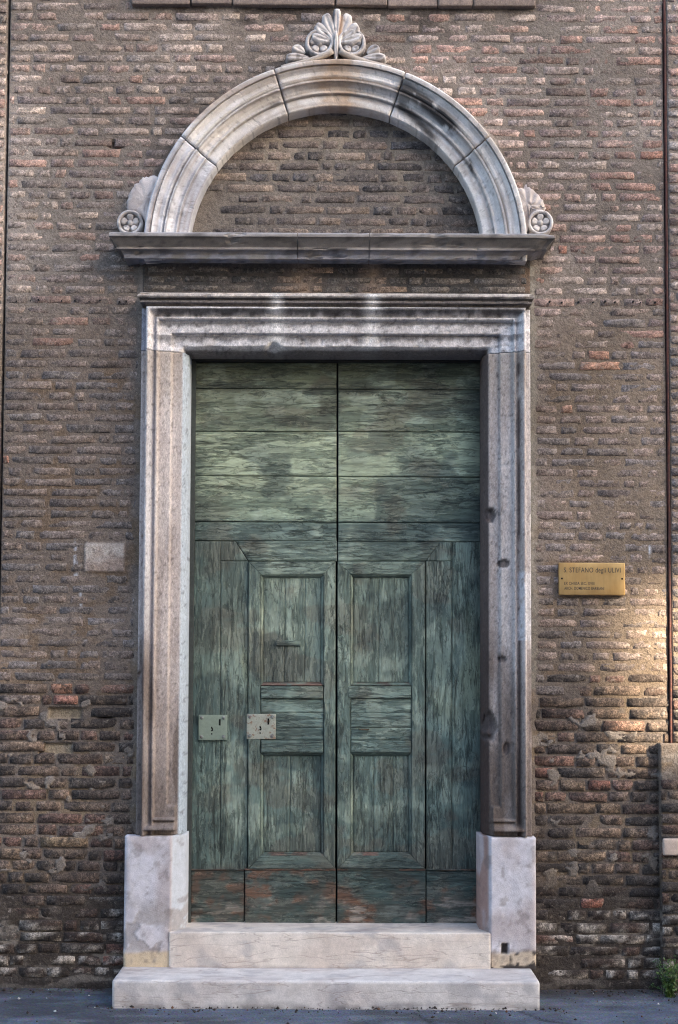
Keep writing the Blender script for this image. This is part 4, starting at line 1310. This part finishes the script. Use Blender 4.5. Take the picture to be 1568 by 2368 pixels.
def board(name, quad, parent, vert, off, dy=0.0, dys=None, st=.0065, thick=.03, col=None, edge=.0022, seed=0, amp=1.0):
    """plank with four corners (bl, br, tr, tl) in wall coordinates; dy > 0 stands towards the viewer"""
    A, B, C_, E = [np.array(q, float) for q in quad]
    lu = max(np.linalg.norm(B - A), np.linalg.norm(C_ - E)); lv = max(np.linalg.norm(E - A), np.linalg.norm(C_ - B))
    def par(L):
        n = max(2, int(L / st)); e = min(.003, L * .2) / L
        return np.unique(np.concatenate([[0, e], np.linspace(e, 1 - e, n), [1 - e, 1]]))
    u, v = par(lu), par(lv)
    U_, V_ = np.meshgrid(u, v, indexing='ij')
    Q = (A * (1 - U_)[..., None] + B * U_[..., None]) * (1 - V_)[..., None] + (E * (1 - U_)[..., None] + C_ * U_[..., None]) * V_[..., None]
    X, Z = Q[..., 0], Q[..., 1]
    gx, gz = (60, 5) if vert else (5, 60)
    h = dy + amp * (.0022 * (fbm(X * gx, Z * gz, 420 + seed, 4) - .5) + .003 * (fbm(X * 3, Z * 3, 421 + seed, 2) - .5) - .0025 * sst(.62, .72, fbm(X * gx * .5, Z * gz * .5, 423 + seed, 4)))
    if dys is not None:      # (bottom, top) or per corner offsets
        h = h + (dys[0] * (1 - U_) + dys[1] * U_) * (1 - V_) + (dys[3] * (1 - U_) + dys[2] * U_) * V_
    ed = (U_ == 0) | (U_ == 1) | (V_ == 0) | (V_ == 1)
    h = h - edge * ed
    Y = DOORY - h
    nu, nv = len(u), len(v)
    V3 = np.stack([X, Y, Z], -1).reshape(-1, 3)
    Fc = gridfaces(nu, nv)
    idx = np.arange(nu * nv).reshape(nu, nv)
    ring = np.concatenate([idx[:, 0], idx[-1, 1:], idx[-2::-1, -1], idx[0, -2:0:-1]])
    n0 = len(V3); Bk = V3[ring].copy(); Bk[:, 1] += thick
    r = np.arange(len(ring)); r2 = (r + 1) % len(ring)
    C = wood_col(X, Z, dy).reshape(-1, 3) if col is None else mixc(wood_col(X, Z, dy), col, sst(.42, .55, fbm(X * 14, Z * 30, 430 + seed, 4)) * .8).reshape(-1, 3)
    V3 = np.concatenate([V3, Bk]); C = np.concatenate([C, C[ring]])
    Fc = np.concatenate([Fc, np.stack([ring[r], n0 + r, n0 + r2, ring[r2]], 1)])
    return mesh(name, V3 - np.array(off), Fc, M_WV if vert else M_WH, parent, np.clip(C, .008, .8))
def rq(x0, y0, x1, y1, g=.0022):
    """pixel rectangle (x0 left, y0 top, x1 right, y1 bottom) -> quad with a hairline gap"""
    xm, ym = (x0 + x1) / 2, (y0 + y1) / 2
    xa, xb, za, zb = pd(x0, ym)[0] + g, pd(x1, ym)[0] - g, pd(xm, y1)[1] + g, pd(xm, y0)[1] - g
    return [(xa, za), (xb, za), (xb, zb), (xa, zb)]
def tq(pts): return [pd(*q) for q in pts]

def rivet(cx, cz, r, y, parent, off, col):
    V, Fc = domegeo(cx, cz, r, 0, r * .55, 12, 4)
    V[:, 1] += y
    return mesh('rivet', V - np.array(off), Fc, M_RUST, parent, col, True)
def key_poly(name, pts, y, parent, off, thick=.001):
    n = len(pts)
    V = [(a, y - thick, b) for a, b in pts] + [(a, y + .004, b) for a, b in pts]
    Fc = [tuple(range(n))] + [(i, n + i, n + (i + 1) % n, (i + 1) % n) for i in range(n)]
    return mesh(name, np.array(V) - np.array(off), Fc, M_DARK, parent, (.004, .004, .004))
def lock_plate(x0, y0, x1, y1, parent, off, rusty):
    q = rq(x0, y0, x1, y1, 0)
    (xa, za), (xb, zb) = q[0], q[2]
    yb = DOORY - .012
    o = rblock('lock_plate', xa - off[0], xb - off[0], yb - .006 - off[1], yb + .02 - off[1], za - off[2], zb - off[2], M_PLATE if rusty else M_PLATE_C, parent, r=.002, st=.02, amp=.0004,
               col=lin((150, 152, 138)) if rusty else lin((122, 134, 120)), seed=5)
    o['label'] = 'cream painted lock plate flecked with rust' if rusty else 'cream painted lock plate with grey rivets'
    w_, h_ = xb - xa, zb - za
    yf = yb - .0062
    for fx, fz in ((.11, .13), (.88, .13), (.11, .89), (.88, .89)):
        rivet(xa + fx * w_, za + fz * h_, .0105, yf, o, off, lin((120, 124, 120)))
    c = lambda fx, fz: (xa + fx * w_, za + fz * h_)
    key_poly('key_slot', [c(.715, .58), c(.775, .58), c(.775, .83), c(.715, .83)], yf, o, off)
    key_poly('keyhole', [c(.44, .36), c(.47, .34), c(.51, .37), c(.51, .45), c(.485, .50), c(.485, .53), c(.44, .53), c(.44, .47), c(.47, .42), c(.46, .395), c(.43, .40)], yf, o, off)
    key_poly('keyhole', [(c(.465, .245)[0] + .0045 * math.cos(a * .785), c(.465, .245)[1] + .0045 * math.sin(a * .785)) for a in range(8)], yf, o, off)
    return o

def door_leaf(side):
    L = side < 0
    xo, xm = (449, 778) if L else (1113, 781)            # hinge side / meeting side
    root = empty('door_leaf', (pd(xo, 2137)[0], DOORY, pd(xo, 2137)[1]))
    off = tuple(root.location)
    tag(root, 'left leaf of the peeling green wooden door, with two lock plates' if L else 'right leaf of the peeling green wooden door, without lock plates', 'door', 'two leaves of the green door')
    sd = 0 if L else 50
    X_ = lambda a: (a if L else 1560.5 - a)                # mirror of left-leaf coordinates
    def R(x0, y0, x1, y1):
        a, b = sorted((X_(x0), X_(x1)))
        return rq(a, y0, b, y1)
    bl = 449
    ys = [838, 899, 998, 1101, 1207, 1251] if L else [838, 901, 999, 1103, 1209, 1253]
    for i in range(5):
        board('plank', R(bl, ys[i], 779, ys[i + 1]), root, False, off, dy=RNG.uniform(-.001, .002), seed=sd + i)
    # frame of the lower part: mitred top rail, broad stile
    yt = ys[5]
    q = [(575, 1297), (779, 1297), (779, yt), (545, yt)]
    qq = tq(q) if L else tq([(X_(779), 1297), (X_(575), 1297), (X_(545) + 3, yt), (X_(779), yt)])
    board('rail', qq, root, False, off, dy=.004, seed=sd + 6)
    g = 1.0
    q = [(bl - 6, 2011), (574 - g, 2011), (574 - g, 1297), (544 - g, yt), ]
    if L:
        board('stile', tq([(bl - 8, 2011), (510, 2011), (510, yt + 1), (bl, yt + 1)]), root, True, off, dy=.003, seed=sd + 7)
        board('stile', tq([(510.8, 2011), (572, 2011), (574, 1298), (510.8, 1298)]), root, True, off, dy=.004, seed=sd + 8)
        board('stile', tq([(510.8, 1297), (573, 1297), (544, yt + 1), (510.8, yt + 1)]), root, True, off, dy=.004, seed=sd + 8)
    else:
        board('stile', tq([(1046, 2011), (1112, 2011), (1113, yt + 1), (1046, yt + 1)]), root, True, off, dy=.003, seed=sd + 7)
        board('stile', tq([(986, 2011), (1045, 2011), (1045, 1298), (985, 1298)]), root, True, off, dy=.004, seed=sd + 8)
        board('stile', tq([(986, 1297), (1045, 1297), (1045, yt + 1), (1018, yt + 1)]), root, True, off, dy=.004, seed=sd + 8)
    # wicket
    wk = empty('wicket', (0, 0, 0)); wk.parent = root
    x0, x1 = (575, 776) if L else (781, 983)
    y0, y1 = 1299, 2008
    a0, a1 = (603, 748) if L else (811, 951)             # inner edge of the frame
    b0, b1 = a0 + 6, a1 - 6
    f = .015
    board('top_rail', tq([(a0, 1329), (a1, 1329), (x1, y0), (x0, y0)]), wk, False, off, dy=f, seed=sd + 10)
    board('bottom_rail', tq([(x0, y1), (x1, y1), (a1, 1978), (a0, 1978)]), wk, False, off, dy=f, seed=sd + 11)
    board('wicket_stile', tq([(x0 - 1, y1), (a0 - .7, 1979), (a0 - .7, 1328), (x0, y0 + .8)]), wk, True, off, dy=f + .001, seed=sd + 12)
    board('wicket_stile', tq([(a1 + .7, 1979), (x1 - 1, y1), (x1, y0 + .8), (a1 + .7, 1328)]), wk, True, off, dy=f + .001, seed=sd + 13)
    for (ya, yb) in ((1329, 1585), (1741, 1978)):        # panels with sloping mouldings
        m_ = .006
        board('moulding', tq([(b0, ya + 7), (b1, ya + 7), (a1, ya), (a0, ya)]), wk, False, off, dy=f, dys=(-.024, -.024, -.001, -.001), seed=sd + 14, st=.009)
        board('moulding', tq([(a0, yb), (a1, yb), (b1, yb - 7), (b0, yb - 7)]), wk, False, off, dy=f, dys=(.001, .001, -.023, -.023), seed=sd + 15, st=.009, col=lin((128, 92, 80)) * (1.0 if not L else .75))
        board('moulding', tq([(a0, yb), (b0, yb - 7), (b0, ya + 7), (a0, ya)]), wk, True, off, dy=f, dys=(-.001, -.024, -.024, -.001), seed=sd + 16, st=.009)
        board('moulding', tq([(b1, yb - 7), (a1, yb), (a1, ya), (b1, ya + 7)]), wk, True, off, dy=f, dys=(-.024, -.001, -.001, -.024), seed=sd + 17, st=.009)
        cut_ = ((b0, b0 + (b1 - b0) * .37, b1 - (b1 - b0) * .28, b1) if (ya < 1400) == L else (b0, b0 + (b1 - b0) * .46, b1))
        for i in range(len(cut_) - 1):
            board('panel_board', rq(cut_[i], ya + 7, cut_[i + 1], yb - 7, .0006), wk, True, off, dy=f - .024, seed=sd + 18 + i)
    if L: board('panel_batten', rq(638, 1480, 696, 1494), wk, False, off, dy=f - .012, seed=sd + 27)
    board('cross_rail', rq(a0 - (0 if L else 6), 1586, a1 + 0, 1616), wk, False, off, dy=f + .004, seed=sd + 21)
    for i, (ya, yb) in enumerate(((1616, 1648), (1648, 1683), (1683, 1711))):
        board('middle_board', rq(a0, ya, a1, yb, .0003), wk, False, off, dy=f - .006, seed=sd + 22 + i)
    board('cross_rail', rq(a0, 1711, a1, 1741), wk, False, off, dy=f + .003, seed=sd + 26)
    # kick boards
    if L:
        board('kick_board', rq(441, 2014, 565, 2139), root, False, off, dy=.006, seed=sd + 30)
        board('kick_board', rq(565.5, 2013, 777, 2139), root, False, off, dy=.009, seed=sd + 31)
        board('kick_moulding', rq(565, 2007, 777, 2014), root, False, off, dy=.011, col=lin((122, 82, 66)), seed=sd + 32)
        board('kick_moulding', rq(441, 2008, 565, 2014), root, False, off, dy=.008, col=lin((104, 78, 68)), seed=sd + 33)
        lock_plate(460, 1653, 525.5, 1711, root, off, False)
        lock_plate(571, 1651, 638, 1709, root, off, True)
    else:
        board('kick_board', rq(779, 2013, 985, 2139), root, False, off, dy=.009, seed=sd + 30)
        board('kick_board', rq(985.5, 2014, 1108, 2137), root, False, off, dy=.006, seed=sd + 31)
        board('kick_moulding', rq(779, 2008, 985, 2014), root, False, off, dy=.011, col=lin((122, 82, 66)), seed=sd + 32)
        board('kick_moulding', rq(985, 2008, 1110, 2014), root, False, off, dy=.008, col=lin((112, 78, 62)), seed=sd + 33)
        hx, hz = pd(842, 1686)
        tube('pull_handle', [(hx - .026 - off[0], -.012, hz - off[2]), (hx - .02 - off[0], -.026, hz - off[2]), (hx + .02 - off[0], -.026, hz - .002 - off[2]), (hx + .026 - off[0], -.012, hz - off[2])], .004, M_RUST, root, lin((90, 80, 66)))
        kx, kz = pd(789, 1729)
        key_poly('keyhole', [(kx - .006, kz - .014), (kx + .006, kz - .014), (kx + .004, kz), (kx + .007, kz + .008), (kx, kz + .015), (kx - .007, kz + .008), (kx - .004, kz)], DOORY - .009, root, off, .0022)
        mx, mz = pd(787, 1638)
    return root
door_leaf(-1); door_leaf(1)
# dark timber frame and darkness behind the gaps
fr = tag(empty('door_frame', (DXM, DOORY, ZS2)), 'dark timber frame recessed behind the stone jambs', 'door frame')
OFR = (DXM, DOORY, ZS2)
def fbx(name, x0, x1, y0, y1, z0, z1, c):
    rblock(name, x0 - OFR[0], x1 - OFR[0], y0 - OFR[1], y1 - OFR[1], z0 - OFR[2], z1 - OFR[2], M_DARK, fr, r=.004, st=.15, amp=.001, col=c)
ztop = zc(838, -DOORY)
fbx('head', XL + .15, XR - .15, DOORY - .03, DOORY + .12, ztop, ztop + .25, lin((44, 42, 38)))  # dark board added for the shade under the lintel
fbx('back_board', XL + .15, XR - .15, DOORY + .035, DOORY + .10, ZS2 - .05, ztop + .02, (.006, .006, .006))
fbx('side_post', XL + .15, DX0 - .003, DOORY - .02, DOORY + .09, ZS2 - .02, ztop, lin((58, 62, 60)))
fbx('side_post', DX1 + .003, XR - .15, DOORY - .02, DOORY + .09, ZS2 - .02, ztop, lin((52, 46, 44)))

# ------------------------------------------------------------------ name plaque
(pa, pz1), (pb, pz0) = P(1292, 1301, .03), P(1446, 1377, .03)
pxm, pzm = (pa + pb) / 2, (pz0 + pz1) / 2
plq = tag(empty('name_plaque', (pxm, -.02, pzm)), 'brass name plaque with dark engraved lettering on the brick wall', 'plaque')
pw, ph_ = (pb - pa) / 2, (pz1 - pz0) / 2
rblock('plate', -pw, pw, -.014, .012, -ph_, ph_, M_BRASS, plq, r=.0055, st=.05, amp=0, col=(.5, .4, .2))
for sx in (-1, 1):
    V, Fc = domegeo(sx * (pw - .017), 0.002, .0055, 0, .003, 10, 4)
    V[:, 1] -= .0138
    mesh('screw', V, Fc, M_DARK, plq, lin((46, 34, 26)), True)
M_INK, n_, l_, b_ = newmat('engraving_ink')
b_.inputs['Base Color'].default_value = (*lin((64, 60, 52)), 1); b_.inputs['Roughness'].default_value = .8
def lettering(txt, x, z, size, width):
    cu = bpy.data.curves.new('lettering', 'FONT')
    cu.body = txt; cu.size = size; cu.extrude = .0003; cu.offset = .0003; cu.space_character = 1.08
    tmp = bpy.data.objects.new('tmp', cu); COL.objects.link(tmp)
    dg = bpy.context.evaluated_depsgraph_get()
    me = bpy.data.meshes.new_from_object(tmp.evaluated_get(dg))
    bpy.data.objects.remove(tmp)
    n = len(me.vertices)
    co = np.zeros(n * 3, np.float32); me.vertices.foreach_get('co', co); co = co.reshape(-1, 3)
    sx = width / (co[:, 0].max() - co[:, 0].min())
    x_min = co[:, 0].min()
    V = np.stack([x + (co[:, 0] - x_min) * sx, -.0143 - co[:, 2], z + co[:, 1]], -1).astype(np.float32)
    me.vertices.foreach_set('co', V.ravel())
    me.materials.clear(); me.materials.append(M_INK)
    me.update()
    o = bpy.data.objects.new('lettering', me)
    link(o, plq)
W2 = 2 * pw
def fx(t): return -pw + t * W2
lettering('S. STEFANO degli ULIVI', fx(.075), ph_ * .40, ph_ * .43, W2 * .855)
lettering('EX CHIESA SEC. XVIII', fx(.080), -ph_ * .36, ph_ * .25, W2 * .455)
lettering('ARCH. DOMENICO BARBIANI', fx(.080), -ph_ * .66, ph_ * .25, W2 * .60)

# ------------------------------------------------------------------ weed in the corner
px0, _ = P(1550, 2300, .12)
weed = tag(empty('corner_weed', (px0, -.14, .0)), 'small bright green weed growing from the foot of the pedestal at right', 'plant')
lv_, lf_, ln_ = [], [], 0
rr = np.random.default_rng(5)
for s in range(26):
    a = rr.uniform(0, 2 * math.pi); reach = rr.uniform(.02, .115); top = rr.uniform(.05, .235) * (1.25 if s % 9 == 0 else 1)
    base = np.array([rr.normal(0, .012), rr.normal(0, .01), 0])
    tip = np.array([reach * math.cos(a), min(.05, reach * math.sin(a) * .6), top])
    mid = (base + tip) / 2 + np.array([0, 0, top * .18])
    tube('stem', [base, mid, tip], [.0022, .0018, .0012], M_LEAF, weed, (.1, .1, .1), 5)
    for k in range(16):
        t = rr.uniform(.25, 1.05)
        c0 = base * (1 - t) ** 2 + 2 * mid * t * (1 - t) + tip * t * t + rr.normal(0, .010, 3)
        n3 = rr.normal(0, 1, 3); n3[1] -= .6; n3[2] += .7; n3 /= np.linalg.norm(n3)
        u = np.cross(n3, rr.normal(0, 1, 3)); u /= np.linalg.norm(u); v = np.cross(n3, u)
        Ls, Ws = rr.uniform(.011, .019), rr.uniform(.005, .008)
        lv_ += [c0 - u * Ls * .5, c0 - u * Ls * .1 + v * Ws - n3 * .001, c0 + u * Ls * .5 - n3 * .002, c0 - u * Ls * .1 - v * Ws - n3 * .001, c0 + n3 * .0012]
        lf_ += [(ln_, ln_ + 1, ln_ + 4), (ln_ + 1, ln_ + 2, ln_ + 4), (ln_ + 2, ln_ + 3, ln_ + 4), (ln_ + 3, ln_, ln_ + 4)]
        ln_ += 5
o = mesh('foliage', lv_, lf_, M_LEAF, weed, (.1, .1, .1)); o['kind'] = 'stuff'

# ------------------------------------------------------------------ crumbs and litter along the wall foot
dv, df_, dc, dn = [], [], [], 0
for i in range(650):
    X0 = rr.uniform(-1.95, 1.95); Y0 = -abs(rr.exponential(.07)) - .01 if rr.random() < .75 else -rr.uniform(.05, .9)
    if XPL0 - .1 < X0 < XPL1 + .1 and Y0 > -.44: Y0 = -.44 - abs(rr.exponential(.05))
    r = rr.uniform(.0018, .006) if rr.random() < .9 else rr.uniform(.006, .011)
    pts = np.array([[1, 0, 0], [-1, 0, 0], [0, 1, 0], [0, -1, 0], [0, 0, 1], [0, 0, -.4]]) * rr.uniform(.6, 1.3, (6, 1)) * r
    dv.append(pts + np.array([X0, Y0, .012 + r * .3]))
    df_.append(np.array([[0, 2, 4], [2, 1, 4], [1, 3, 4], [3, 0, 4], [2, 0, 5], [1, 2, 5], [3, 1, 5], [0, 3, 5]]) + dn); dn += 6
    base = lin((60, 54, 50)) if rr.random() < .8 else (lin((180, 178, 176)) if rr.random() < .5 else lin((110, 78, 60)))
    dc.append(np.tile(np.array(base), (6, 1)))
o = mesh('wall_foot_crumbs', np.concatenate(dv), np.concatenate(df_), M_MORTAR, None, np.concatenate(dc))
tag(o, 'scattered mortar crumbs and litter along the foot of the wall', 'debris', kind='stuff')

# ------------------------------------------------------------------ unseen houses added across the street: they shade the wall and leave one gap for the sun
M_PLASTER = weathered('street_plaster', (3, 20), (.85, 1.1), (.004, .002), .9)
def box(V, Fc, x0, x1, y0, y1, z0, z1):
    n = len(V)
    V += [(x0, y0, z0), (x1, y0, z0), (x1, y1, z0), (x0, y1, z0), (x0, y0, z1), (x1, y0, z1), (x1, y1, z1), (x0, y1, z1)]
    Fc += [(n, n + 3, n + 2, n + 1), (n + 4, n + 5, n + 6, n + 7), (n, n + 1, n + 5, n + 4), (n + 1, n + 2, n + 6, n + 5), (n + 2, n + 3, n + 7, n + 6), (n + 3, n, n + 4, n + 7)]
YB = -20.0
tt = YB / sdir.y
def shadow_pt(X, Z): return X + sdir.x * tt, Z + sdir.z * tt
gx0, gz0 = shadow_pt(*P(1450, 1740)); gx1, gz1 = shadow_pt(*P(1950, 1340))
hs = tag(empty('sun_blocker_house', (gx0, YB, 0)), 'unseen plain house added across the street to shade the doorway and shape the sun patch', 'house')
def hpart(name, *b):
    V, Fc = [], []
    for q in b: box(V, Fc, *q)
    mesh(name, np.array(V) - np.array([gx0, YB, 0]), Fc, M_PLASTER, hs, lin((168, 150, 128)))
hpart('wall', (gx0 - 7, gx1 + 9, YB - 6, YB, 0, gz0 - 2.6))
hpart('sun_gap_wall', (gx0 - 7, gx0, YB - .1, YB, gz0 - 2.58, gz1 + 5), (gx1, gx1 + 9, YB - .1, YB, gz0 - 2.58, gz1 + 5), (gx0 + .002, gx1 - .002, YB - .1, YB, gz0 - 2.58, gz0), (gx0 + .002, gx1 - .002, YB - .1, YB, gz1, gz1 + 5))  # thin unseen wall, its opening shaped to form the sun patch
h2 = tag(empty('sky_blocker_house', (-10, YB, 0)), 'unseen plastered house added at the left to block sky light from the doorway', 'house')  # unseen block added to hold back sky light from the left
V, Fc = [], []
box(V, Fc, -26, gx0 - 7.5, YB - 8, YB, 0, 13.0)
mesh('wall', np.array(V) - np.array([-10, YB, 0]), Fc, M_PLASTER, h2, lin((150, 126, 104)))
